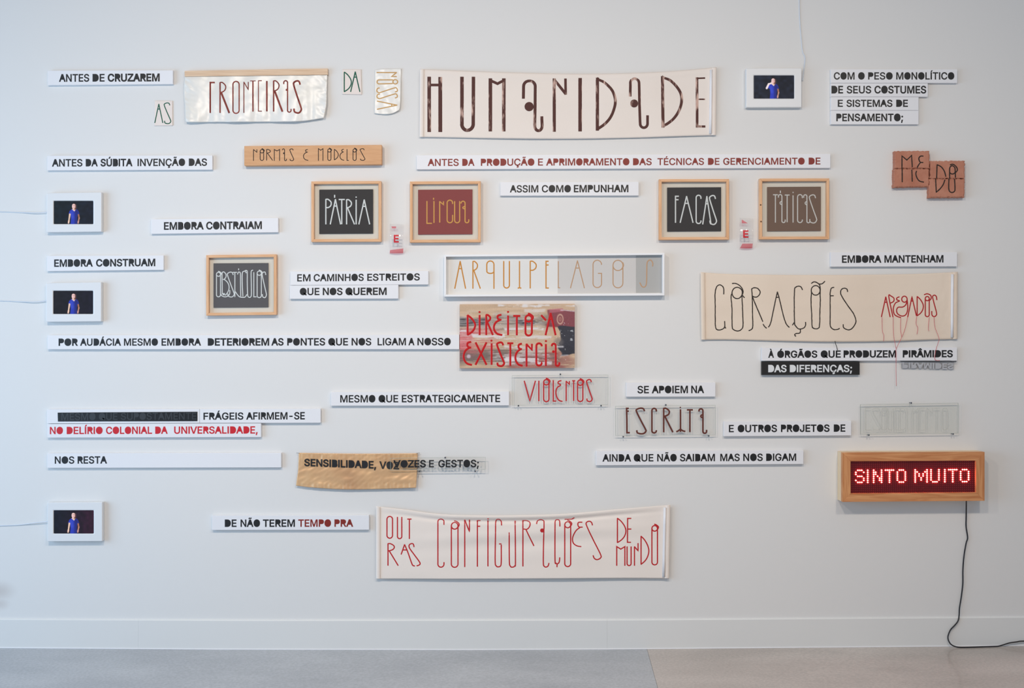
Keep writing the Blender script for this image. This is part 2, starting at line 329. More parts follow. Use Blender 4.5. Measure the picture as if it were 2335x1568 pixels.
def tube(name, pts, r, m, parent=None, seg=8, **k):
    pts = [Vector(p) for p in pts]; n = len(pts); V = []; f = []
    for i in range(n):
        t = (pts[min(n - 1, i + 1)] - pts[max(0, i - 1)]).normalized()
        u = t.cross(Vector((.05, 1, .02))); u = u.normalized() if u.length > .01 else Vector((1, 0, 0)); v = t.cross(u)
        V += [pts[i] + (u * math.cos(6.2832 * j / seg) + v * math.sin(6.2832 * j / seg)) * r for j in range(seg)]
    for i in range(n - 1):
        f += [[i * seg + j, i * seg + (j + 1) % seg, (i + 1) * seg + (j + 1) % seg, (i + 1) * seg + j] for j in range(seg)]
    f += [list(range(seg)), [(n - 1) * seg + j for j in range(seg)]]
    b = MB(); b.add(V, f)
    return b.build(name, m, parent, smooth=True, **k)
def spline3(pts, n=8):
    out = []; P = [pts[0]] + list(pts) + [pts[-1]]
    for i in range(1, len(P) - 2):
        p0, p1, p2, p3 = [Vector(q) for q in P[i - 1:i + 3]]
        for j in range(n):
            t = j / n; out.append(.5 * (2 * p1 + (p2 - p0) * t + (2 * p0 - 5 * p1 + 4 * p2 - p3) * t * t + (3 * p1 - p0 - 3 * p2 + p3) * t ** 3))
    out.append(Vector(pts[-1])); return out

def cloth(name, top, bot, left, right, dfun, m, parent, nx=90, nz=26, th=.0012, **k):
    """top(u)/bot(u) give photo y, left(v)/right(v) photo x; dfun(px,py) depth off the wall"""
    V = []
    for j in range(nz + 1):
        v = j / nz
        for i in range(nx + 1):
            u = i / nx; px = left(v) + (right(v) - left(v)) * u; py = top(u) + (bot(u) - top(u)) * v
            V.append(at(px, py, dfun(px, py)))
    f = [[j * (nx + 1) + i, j * (nx + 1) + i + 1, (j + 1) * (nx + 1) + i + 1, (j + 1) * (nx + 1) + i] for j in range(nz) for i in range(nx)]
    o = mesh_obj(name, V, f, m, parent, smooth=True, **k)
    s = o.modifiers.new('thickness', 'SOLIDIFY'); s.thickness = th; s.offset = -1
    n0 = o.data.polygons[0].normal
    if n0.y > 0: s.offset = 1
    return o
def lerp(pts):
    def f(t):
        for (a, x), (b, y) in zip(pts, pts[1:]):
            if t <= b: return x + (y - x) * (t - a) / (b - a)
        return pts[-1][1]
    return f
def curve1(pts):
    xs = [p[0] for p in pts]; ys = [p[1] for p in pts]; q = sp(pts, 8)
    X = [p[0] for p in q]; Y = [p[1] for p in q]
    return lambda t: float(np.interp(t, X, Y))
def nz2(x, y, s, k=0): return noise.noise(Vector((x * s, y * s, k)))

def painted_face(name, q, d, img, m, parent, **k):
    """flat picture: a fine grid with one colour per vertex (flat print / screen)"""
    H, W, _ = img.shape
    (x0, y0), (x1, y1), (x2, y2), (x3, y3) = q
    V = []
    for j in range(H):
        v = j / (H - 1)
        for i in range(W):
            u = i / (W - 1)
            px = (x0 * (1 - u) + x1 * u) * (1 - v) + (x3 * (1 - u) + x2 * u) * v
            py = (y0 * (1 - u) + y1 * u) * (1 - v) + (y3 * (1 - u) + y2 * u) * v
            V.append(at(px, py, d))
    f = [[j * W + i, (j + 1) * W + i, (j + 1) * W + i + 1, j * W + i + 1] for j in range(H - 1) for i in range(W - 1)]
    o = mesh_obj(name, V, f, m, parent, **k)
    a = o.data.color_attributes.new('picture', 'FLOAT_COLOR', 'POINT')
    c = np.clip(img / 255., 0, 1); c = np.where(c <= .04045, c / 12.92, ((c + .055) / 1.055) ** 2.4)
    buf = np.ones((H * W, 4), np.float32); buf[:, :3] = c.reshape(-1, 3); a.data.foreach_set('color', buf.ravel())
    return o
def attr_mat(name, emit=0, rough=.4):
    m = bpy.data.materials.new(name); m.use_nodes = True; nt = m.node_tree; b = nt.nodes['Principled BSDF']
    a = nt.nodes.new('ShaderNodeVertexColor'); a.layer_name = 'picture'
    b.inputs['Roughness'].default_value = rough
    if emit:
        b.inputs['Specular IOR Level'].default_value = .15
        b.inputs['Base Color'].default_value = (.01, .01, .012, 1)
        nt.links.new(a.outputs[0], b.inputs['Emission Color']); b.inputs['Emission Strength'].default_value = emit
    else: nt.links.new(a.outputs[0], b.inputs['Base Color'])
    return m

# ------------------------------------------------------------------ materials
M = {}
M['board'] = mat('white_paint', (234, 234, 237), .45, bump=.15, bscale=60)
M['black'] = mat('black_paint', (22, 23, 26), .5)
M['red'] = mat('red_paint', (205, 22, 38), .5)
M['darkred'] = mat('dark_red_paint', (133, 36, 26), .5)
M['white'] = mat('white_letter', (225, 228, 230), .5)
M['frame_white'] = mat('white_frame', (228, 229, 230), .4)
M['pine'] = mat('pine', (234, 188, 146), .5, rgb2=(216, 162, 116), var=.22, vscale=14, stretch=(.6, 1, 9), bump=.1, bscale=60)
M['pine_up'] = mat('pine_upright', (234, 188, 146), .5, rgb2=(216, 162, 116), var=.22, vscale=14, stretch=(9, 1, .6), bump=.1, bscale=60)
M['pine_light'] = mat('pine_batten', (236, 208, 178), .55, rgb2=(208, 172, 138), var=.2, vscale=10, stretch=(.5, 1, 22), bump=.1, bscale=60)
M['wood_sign'] = mat('beech', (222, 172, 126), .5, rgb2=(204, 150, 104), var=.25, vscale=10, stretch=(.8, 1, 7), bump=.08, bscale=80)
M['cedar'] = mat('cedar', (222, 160, 108), .45, rgb2=(188, 118, 70), var=.16, vscale=3.4, stretch=(1.1, 1, 14), bump=.08, bscale=50, wave=1.0)
M['cedar_up'] = mat('cedar_upright', (218, 156, 104), .45, rgb2=(186, 118, 70), var=.16, vscale=3.4, stretch=(14, 1, 1.1), bump=.08, bscale=50, wave=1.0)
M['cedar_side'] = mat('cedar_side', (238, 215, 180), .55, rgb2=(226, 196, 156), var=.3, vscale=6, stretch=(9, 1, .8))
M['box_white'] = mat('box_white', (240, 241, 243), .4)
M['matt_black'] = mat('matt_black', (24, 23, 24), .5)
M['mat'] = mat('grey_mount', (226, 222, 210), .9)
M['canvas'] = mat('raw_cotton', (242, 232, 224), .9, rgb2=(236, 225, 215), var=.35, vscale=3, bump=.25, bscale=420)
M['canvas2'] = mat('raw_cotton_warm', (236, 220, 202), .9, rgb2=(228, 210, 191), var=.35, vscale=3, bump=.25, bscale=420)
M['satin'] = mat('pearl_satin', (232, 231, 228), .34, rgb2=(230, 226, 216), var=.3, vscale=7, spec=.7, sheen=.3, bump=.15, bscale=50)
M['gold'] = mat('copper_satin', (232, 190, 142), .38, rgb2=(206, 160, 118), var=.2, vscale=5, metal=.25, bump=.12, bscale=30)
M['swatch'] = mat('cream_cotton', (238, 226, 218), .9, bump=.3, bscale=350)
M['green'] = mat('green_thread', (22, 92, 72), .8, bump=.4, bscale=300)
M['thread_dark'] = mat('dark_thread', (50, 44, 40), .85, bump=.5, bscale=500)
M['thread_red'] = mat('red_thread', (176, 22, 30), .7, bump=.3, bscale=500)
M['thread_fine'] = mat('fine_red_thread', (214, 92, 96), .7)
M['maroon'] = mat('maroon_thread', (116, 32, 24), .7, rgb2=(146, 62, 48), var=.12, vscale=60, stretch=(1, 1, .3))
M['brown_paint'] = mat('dry_brushed_brown', (84, 48, 42), .8, rgb2=(206, 172, 158), var=.10, vscale=26, stretch=(2.2, 1, .55))
nr = [n for n in M['brown_paint'].node_tree.nodes if n.type == 'VALTORGB'][0]
nr.color_ramp.elements[0].position = .54; nr.color_ramp.elements[1].position = .68
M['ochre'] = mat('ochre_thread', (206, 160, 96), .7)
M['ochre2'] = mat('ochre_paint', (200, 134, 46), .6)
M['ochre3'] = mat('veiled_ochre', (188, 150, 116), .7)
M['print_black'] = mat('black_paper', (40, 34, 31), .7)
M['print_grey'] = mat('charcoal_paper', (86, 83, 84), .7)
M['print_brown'] = mat('brown_paper', (114, 88, 70), .7)
M['print_red'] = mat('oxblood_paper', (140, 58, 54), .7)
M['chalk'] = mat('chalk_white', (222, 226, 224), .8)
M['chalk2'] = mat('soft_white', (208, 206, 200), .8)
M['gold_line'] = mat('gold_line', (214, 158, 70), .6)
M['burnt'] = mat('burnt_line', (44, 32, 26), .8)
M['umber'] = mat('umber_paint', (96, 40, 28), .6)
M['crimson'] = mat('crimson_paint', (192, 26, 32), .5)
M['bright_red'] = mat('glossy_red_paint', (196, 12, 16), .3)
M['tracing'] = mat('tracing_paper', (206, 203, 200), .8)
M['grey_sheet'] = mat('grey_sheet', (176, 175, 172), .8)
M['panel_white'] = mat('white_backing', (226, 225, 222), .8)
M['metal'] = mat('steel_pin', (120, 122, 128), .3, metal=1)
M['cord'] = mat('black_cord', (24, 22, 26), .5)
M['cable'] = mat('white_cable', (216, 224, 234), .5)
M['glass'] = clear_mat('picture_glass', (.998, .998, .998))
M['plate'] = clear_mat('glass_plate', (.992, .992, .986))
M['plate_edge'] = mat('glass_edge', (178, 186, 176), .3)
M['plate2'] = clear_mat('tinted_plate', (.98, .984, .974))
M['etch'] = mat('etched_line', (194, 195, 187), .9)
M['film'] = clear_mat('clear_film', (.992, .988, .988), rough=.10, haze=.015)
M['film_red'] = clear_mat('red_tinted_film', (.96, .50, .54), rough=.1, haze=.3, hazecol=(224, 70, 84))
M['brick'] = mat('fired_clay', (196, 136, 112), .85, rgb2=(178, 114, 90), var=.25, vscale=14, bump=.9, bscale=70)
M['screen'] = attr_mat('lit_screen', emit=1.0, rough=.55)
M['picture'] = attr_mat('painted_board', rough=.45)

# ------------------------------------------------------------------ room shell
def wall_material():
    m = mat('white_wall', (226, 225, 223), .62, bump=.22, bscale=38)
    nt = m.node_tree; b = nt.nodes['Principled BSDF']
    # two soft brownish blotches low on the left, blended into the wall colour
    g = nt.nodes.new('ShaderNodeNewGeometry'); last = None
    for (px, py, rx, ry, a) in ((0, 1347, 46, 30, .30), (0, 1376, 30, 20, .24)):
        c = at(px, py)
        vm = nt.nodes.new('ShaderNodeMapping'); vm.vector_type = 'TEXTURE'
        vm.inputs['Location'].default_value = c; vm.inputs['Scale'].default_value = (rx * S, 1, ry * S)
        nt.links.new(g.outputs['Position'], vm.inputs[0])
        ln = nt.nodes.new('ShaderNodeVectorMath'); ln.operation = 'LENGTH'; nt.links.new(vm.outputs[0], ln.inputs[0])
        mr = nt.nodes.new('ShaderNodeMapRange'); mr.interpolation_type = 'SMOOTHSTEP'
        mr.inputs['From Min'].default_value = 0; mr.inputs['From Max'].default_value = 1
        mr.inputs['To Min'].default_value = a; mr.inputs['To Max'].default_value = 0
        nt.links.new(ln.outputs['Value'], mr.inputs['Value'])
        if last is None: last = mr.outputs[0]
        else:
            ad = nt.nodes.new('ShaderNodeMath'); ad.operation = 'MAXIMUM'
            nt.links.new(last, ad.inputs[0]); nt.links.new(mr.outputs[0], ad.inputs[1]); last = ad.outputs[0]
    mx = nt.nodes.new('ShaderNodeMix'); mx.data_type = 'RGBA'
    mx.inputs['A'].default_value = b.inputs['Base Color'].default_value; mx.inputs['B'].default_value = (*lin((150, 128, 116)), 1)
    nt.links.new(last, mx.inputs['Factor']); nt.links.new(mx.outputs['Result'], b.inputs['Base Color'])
    return m
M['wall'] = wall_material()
M['skirting'] = mat('white_skirting', (226, 226, 224), .5, bump=.15, bscale=30)
def conc(name, a, b2):
    m = mat(name, a, .38, rgb2=b2, var=.16, vscale=1.3, bump=.12, bscale=160, stretch=(1, 2.2, 1))
    nt = m.node_tree; b = nt.nodes['Principled BSDF']
    old = b.inputs['Base Color'].links[0].from_socket
    n = nt.nodes.new('ShaderNodeTexNoise'); n.inputs['Scale'].default_value = 75; n.inputs['Detail'].default_value = 6
    tc = [q for q in nt.nodes if q.type == 'TEX_COORD'][0]; nt.links.new(tc.outputs['Object'], n.inputs['Vector'])
    mr = nt.nodes.new('ShaderNodeMapRange'); mr.inputs['From Min'].default_value = .3; mr.inputs['From Max'].default_value = .7
    mr.inputs['To Min'].default_value = .86; mr.inputs['To Max'].default_value = 1.12
    nt.links.new(n.outputs['Fac'], mr.inputs['Value'])
    mu = nt.nodes.new('ShaderNodeVectorMath'); mu.operation = 'SCALE'
    nt.links.new(old, mu.inputs[0]); nt.links.new(mr.outputs[0], mu.inputs['Scale']); nt.links.new(mu.outputs[0], b.inputs['Base Color'])
    b.inputs['Coat Weight'].default_value = .35; b.inputs['Coat Roughness'].default_value = .12
    return m
M['slab_left'] = conc('polished_concrete_grey', (177, 180, 184), (158, 161, 166))
M['slab_right'] = conc('polished_concrete_warm', (194, 184, 176), (174, 164, 156))

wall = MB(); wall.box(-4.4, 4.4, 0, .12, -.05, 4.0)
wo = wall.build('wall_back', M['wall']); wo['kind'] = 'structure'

# wall/floor junction line of the old slab (slightly crowned), photo y along photo x
FLOORLINE = lerp([(-900, 1469), (0, 1475.5), (500, 1479), (1100, 1480), (1400, 1478.5), (2335, 1470.5), (3300, 1462)])
TOPLINE = lerp([(-900, 1404), (0, 1410), (590, 1412.5), (1100, 1412), (1400, 1411.5), (2335, 1405), (3300, 1399)])
def floor_z(x): return -(FLOORLINE(x / S + 1167.5) - 1477) * S
fl = thing('floor', 'polished grey concrete floor in front of the white wall', 'floor', (0, -3, 0)); fl['kind'] = 'structure'
for k in ('label', 'category'): del fl[k]
def joint_x(y): return .707 + .044 * y
def slab_mesh(side, m):
    xs = 14; ys = 10; V = []
    for j in range(ys + 1):
        y = -7.5 + 7.5 * j / ys
        xj = joint_x(y) - .0006 * side
        for i in range(xs + 1):
            x = (-4.4 + (xj + 4.4) * i / xs) if side > 0 else (xj + (4.4 - xj) * i / xs)
            V.append((x, y, floor_z(x)))
    n = len(V); V += [(x, y, -.08) for x, y, z in V]
    f = [[j * (xs + 1) + i, j * (xs + 1) + i + 1, (j + 1) * (xs + 1) + i + 1, (j + 1) * (xs + 1) + i] for j in range(ys) for i in range(xs)]
    f += [[q + n for q in reversed(a)] for a in f]
    rim = [i for i in range(xs + 1)] + [(j + 1) * (xs + 1) - 1 for j in range(1, ys + 1)] + [ys * (xs + 1) + i for i in range(xs - 1, -1, -1)] + [j * (xs + 1) for j in range(ys - 1, 0, -1)]
    f += [[rim[i], rim[i] + n, rim[(i + 1) % len(rim)] + n, rim[(i + 1) % len(rim)]] for i in range(len(rim))]
    b = MB(); b.add(V, f); return b.build('concrete_slab', m, fl)
slab_mesh(1, M['slab_left']); slab_mesh(-1, M['slab_right'])

bb = thing('baseboard_back', '', '', (0, 0, 0)); bb['kind'] = 'structure'
for k in ('label', 'category'): del bb[k]
for a, c in ((-745, 317), (317.12, 1384), (1384.12, 3080)):
    n = 14; b = MB(); V = []
    for i in range(n + 1):
        px = a + (c - a) * i / n; x = (px - 1167.5) * S
        zt = ZC - (TOPLINE(px) - 784) * S; zb = ZC - (FLOORLINE(px) - 784) * S
        V += [(x, -.0115, zb), (x, -.0115, zt - .004), (x, -.008, zt), (x, 0, zt + .002), (x, 0, zb)]
    f = [[i * 5 + j, i * 5 + (j + 1) % 5, i * 5 + 5 + (j + 1) % 5, i * 5 + 5 + j] for i in range(n) for j in range(5)] + [[0, 1, 2, 3, 4], [n * 5 + j for j in (4, 3, 2, 1, 0)]]
    b.add(V, f); b.build('skirting_board', M['skirting'], bb)
# paint bead along the foot of the skirting
pts = [(x, -.0125, floor_z(x) + .0015) for x in np.linspace(-4.3, 4.3, 60)]
tube('paint_bead', pts, .0030, M['board'], bb)

# ------------------------------------------------------------------ white text boards
GB = 'white boards with cut-out lettering'
def text_board(label, q, words, cap, d=.02, m='board', lm='black', extra=None, group=GB, name='text_board', d0=0.0005):
    cx = sum(p[0] for p in q) / 4; yb = max(q[2][1], q[3][1])
    t = thing(name, label, 'sign', at(cx, yb, 0), group)
    slab('board', q, d0, d, M[m], t)
    if words: lettering(words, cap, M[lm], t, d)
    for ws, c2, l2, lab in (extra or ()): lettering(ws, c2, M[l2], t, d, label=lab)
    return t
def quad(xl, tl, bl, xr, tr, br): return [(xl, tl), (xr, tr), (xr, br), (xl, bl)]
B_, T_ = 9, 0
text_board('white board reading ANTES DE CRUZAREM, top left corner of the wall', quad(108.9, 161, 194, 394.4, 160.1, 191.6),
    [('ANTES', 134.4, 203.3, 5), ('DE', 211, 238.4, 5), ('CRUZAREM', 245.5, 364, 14)], (134, 169.5, 186, 364, 168.3, 184.6))
text_board('white board reading ANTES DA SÚBITA INVENÇÃO DAS, left of the narrow wooden sign', quad(108, 354.7, 388.3, 484.3, 353.8, 386.6),
    [('ANTES', 118.4, 187.8, 5), ('DA', 195.5, 222.9, 6), ('SÚBITA', 229.1, 302.1, 11), ('INVENÇÃO', 313.5, 422, 4), ('DAS', 430.6, 471.9, 6)], (118, 363.3, 379.2, 472, 361.6, 377.4))
text_board('white board reading COM O PESO MONOLÍTICO, topmost of the four stacked boards', quad(1894.7, 157.7, 189, 2182.9, 157.7, 189),
    [('COM', 1901.4, 1948.6, 4), ('O', 1956.8, 1971.7, 4), ('PESO', 1979.7, 2035.5, 3), ('MONOLÍTICO', 2043.7, 2176, 4)], (1900, 165.2, 180.8, 2176, 165.2, 180.8))
text_board('white board reading DE SEUS COSTUMES, second of the four stacked boards', quad(1894.7, 189.5, 220.4, 2115.8, 189.5, 220.4),
    [('DE', 1896, 1922.5, 9), ('SEUS', 1930.7, 1986.6, 5), ('COSTUMES', 1994, 2112, 8)], (1896, 196.2, 212.4, 2112, 196.2, 212.4))
text_board('white board reading E SISTEMAS DE, third of the four stacked boards', quad(1894.7, 220.9, 251.4, 2094.7, 220.9, 251.4),
    [('E', 1910.4, 1922, 5), ('SISTEMAS', 1930.2, 2035, 6), ('DE', 2043.7, 2070.3, 8)], (1910, 227.8, 243, 2070, 227.8, 243))
text_board('white board reading PENSAMENTO, lowest of the four stacked boards', quad(1894.7, 251.9, 283.2, 2094.7, 251.9, 283.2),
    [('PENSAMENTO;', 1907.1, 2059.4, 8)], (1907, 259.6, 275.7, 2059, 259.6, 275.7))
text_board('long white board with dark red words ANTES DA PRODUÇÃO to GERENCIAMENTO DE', quad(950, 353.6, 386, 1893.7, 350.3, 382.7),
    [('ANTES', 975.2, 1045.9, 2), ('DA', 1054.1, 1081.9, 2), ('PRODUÇÃO', 1096.5, 1218.5, 4), ('E', 1226.8, 1238, 1), ('APRIMORAMENTO', 1245.2, 1435.2, 4), ('DAS', 1443.5, 1486, 3),
     ('TÉCNICAS', 1499.3, 1605.2, 2), ('DE', 1614.5, 1640.6, 2), ('GERENCIAMENTO', 1649.1, 1834.8, 2), ('DE', 1844, 1870.8, 4)], (975, 362.6, 378, 1871, 359.6, 374.4), lm='darkred')
text_board('white board reading ASSIM COMO EMPUNHAM, between the framed prints', quad(1140.8, 414.8, 446, 1456.4, 414, 445.6),
    [('ASSIM', 1162.5, 1227.5, 4), ('COMO', 1235.5, 1301.7, 4), ('EMPUNHAM', 1308.5, 1432.9, 8)], (1162, 422.6, 438.2, 1433, 421.8, 437.4))
text_board('white board reading EMBORA CONTRAIAM, right of the upper left screen', quad(344.5, 499.5, 533, 634.4, 496.5, 529.3),
    [('EMBORA', 373.8, 464.5, 9), ('CONTRAIAM', 470, 597.1, 11)], (374, 507, 523.2, 597, 505, 521.2))
text_board('white board reading EMBORA CONSTRUAM, above the lower left screens', quad(107.3, 582.9, 617.9, 373.1, 581.8, 615),
    [('EMBORA', 123.5, 211.6, 9), ('CONSTRUAM', 219, 354, 11)], (123, 592, 607.6, 354, 590.2, 606))
text_board('white board reading EM CAMINHOS ESTREITOS, right of the charcoal framed print', quad(662, 618.5, 650, 976.7, 617.2, 648.4),
    [('EM', 677.7, 707.9, 3), ('CAMINHOS', 715.2, 829.4, 5), ('ESTREITOS', 837.4, 957.2, 5)], (677, 625.6, 641, 957, 623.4, 638.6))
text_board('white board reading QUE NOS QUEREM, under EM CAMINHOS ESTREITOS', quad(661, 650.6, 681.2, 908.4, 649, 680.6),
    [('QUE', 683.6, 728.4, 5), ('NOS', 736, 781, 8), ('QUEREM', 787.7, 881.6, 9)], (683, 656.8, 672.2, 882, 656, 671.6))
text_board('long white board reading POR AUDÁCIA MESMO EMBORA, ending at the red painted panel', quad(108.7, 764, 796.2, 1047.3, 762.4, 796),
    [('POR', 133.5, 177.7, 9), ('AUDÁCIA', 182.5, 275.9, 5), ('MESMO', 282.6, 360, 4), ('EMBORA', 368.3, 458.4, 5), ('DETERIOREM', 473.8, 613.7, 11), ('AS', 618.6, 646.5, 9), ('PONTES', 654.9, 741.4, 7),
     ('QUE', 748.5, 793.6, 6), ('NOS', 801.7, 846.6, 6), ('LIGAM', 861, 925.6, 4), ('A', 931.2, 945.1, 5), ('NOSSO', 951.8, 1027.8, 5)], (133, 772.2, 787.6, 1028, 770.6, 786.4))
text_board('white board reading EMBORA MANTENHAM, above the right end of the cotton banner', quad(1894.3, 574.5, 607.9, 2182.5, 574.5, 607.2),
    [('EMBORA', 1920, 2009.9, 9), ('MANTENHAM', 2016.8, 2151.3, 9)], (1920, 582.8, 598.4, 2151, 582, 597.6))
text_board('white board reading À ÓRGÃOS QUE PRODUZEM PIRÂMIDES, below the cotton banner', quad(1737, 792, 822.4, 2182.5, 791.6, 822),
    [('À', 1751.8, 1764.9, 6), ('ÓRGÃOS', 1772.4, 1863.7, 8), ('QUE', 1871.5, 1917.2, 9), ('PRODUZEM', 1923.6, 2043.3, 11), ('PIRÂMIDES', 2058.6, 2172.7, 12)], (1752, 799.8, 815, 2173, 798.6, 813.6))
text_board('black board with white lettering DAS DIFERENÇAS, under À ÓRGÃOS', quad(1737, 823.9, 854.6, 1960.3, 823.9, 854.2),
    [('DAS', 1751.8, 1793.6, 9), ('DIFERENÇAS;', 1801, 1943, 8)], (1752, 832.2, 847.8, 1943, 832, 847.4), m='matt_black', lm='white', group='')
text_board('white board reading MESMO QUE ESTRATEGICAMENTE, beside the clear plate lettered in red', quad(754.6, 893.2, 924.8, 1160.8, 892, 924),
    [('MESMO', 775.8, 855.9, 3), ('QUE', 863.2, 908, 3), ('ESTRATEGICAMENTE', 916.2, 1140.4, 5)], (776, 901, 916.8, 1140, 900, 916))
text_board('short white board reading SE APOIEM NA, above the clear ESCRITA plate', quad(1428.3, 871.6, 904.3, 1631.5, 871.4, 904),
    [('SE', 1453.5, 1479.7, 5), ('APOIEM', 1486.2, 1568.6, 6), ('NA', 1576.1, 1605.6, 6)], (1453, 880, 896, 1606, 879.4, 895.4))
eo = text_board('white board reading E OUTROS PROJETOS DE, between two clear plates', quad(1650.6, 960.4, 994.4, 1941.2, 959.2, 992.4),
    [('E', 1662.1, 1673.2, 4), ('OUTROS', 1682.2, 1771.8, 7), ('PROJETOS', 1780.8, 1891.6, 8), ('DE', 1901.3, 1927.6, 7)], (1662, 968.9, 984.6, 1928, 967.8, 983.4))
text_board('white board reading AINDA QUE NÃO SAIBAM MAS NOS DIGAM, left of the lit sign', quad(1359.6, 1027.8, 1060.6, 1832.2, 1026, 1057.6),
    [('AINDA', 1373.8, 1439.1, 4), ('QUE', 1445.1, 1489.9, 4), ('NÃO', 1498.6, 1543.1, 4), ('SAIBAM', 1550.4, 1630.2, 5), ('MAS', 1642.4, 1686.7, 4), ('NOS', 1694.8, 1739.3, 5), ('DIGAM', 1747.1, 1815.5, 4)], (1374, 1035.8, 1051.6, 1815, 1034, 1049.8))
fr = text_board('white board reading FRÁGEIS AFIRMEM-SE beside a struck-out black strip', quad(107.3, 932.9, 965.2, 731.1, 931.2, 963.6),
    [('FRÁGEIS', 463.9, 554.9, 5), ('AFIRMEM-SE', 561.3, 695, 6)], (464, 941, 956.2, 695, 939.6, 955.4))
b = MB(); b.prism(quad_xz([(454.6, 932.2), (455.6, 932.2), (455.6, 964.4), (454.6, 964.4)], .0203), .019, .0203); b.build('joint_strip', M['grey_sheet'], fr)
slab('black_strip', [(131.2, 940.4), (450, 938.4), (450, 959.9), (131.8, 960.7)], .0195, .0225, mat('black_tape', (30, 32, 35), .3), fr)
lettering([('MESMO QUE SUPOSTAMENTE', 140, 448, 2)], (140, 942, 957.5, 448, 940.6, 956), mat('black_relief', (54, 57, 61), .35), fr, .0225, th=.0008, label='black lettering raised under the black strip')
text_board('white board with bright red words NO DELÍRIO COLONIAL DA UNIVERSALIDADE', quad(108, 966.2, 997.6, 595.3, 964.8, 996.2),
    [('NO', 113.7, 143.4, 4), ('DELÍRIO', 152.1, 233.9, 5), ('COLONIAL', 241.7, 346.7, 5), ('DA', 353.9, 382.3, 5), ('UNIVERSALIDADE,', 397.1, 587.5, 5)], (114, 973.4, 989, 587, 972, 987.6), lm='red')
text_board('mostly blank white board reading NOS RESTA, left of the copper cloth', quad(108, 1033, 1066.4, 641.2, 1032, 1065.4),
    [('NOS', 124.8, 169.3, 4), ('RESTA', 176.9, 244, 6)], (125, 1040.8, 1056.4, 244, 1040.4, 1056))
text_board('white board reading DE NÃO TEREM in black and TEMPO PRA in dark red', quad(483.4, 1175, 1208, 841.6, 1174.2, 1207.4),
    [('DE', 512.6, 539.3, 6), ('NÃO', 548.5, 592.8, 5), ('TEREM', 599.4, 672.4, 7)], (512, 1184.6, 1200.4, 805, 1184.2, 1200),
    extra=[([('TEMPO', 680.1, 754.8, 5), ('PRA', 762.6, 805.4, 6)], (512, 1184.6, 1200.4, 805, 1184.2, 1200), 'darkred', 'dark red lettering')])

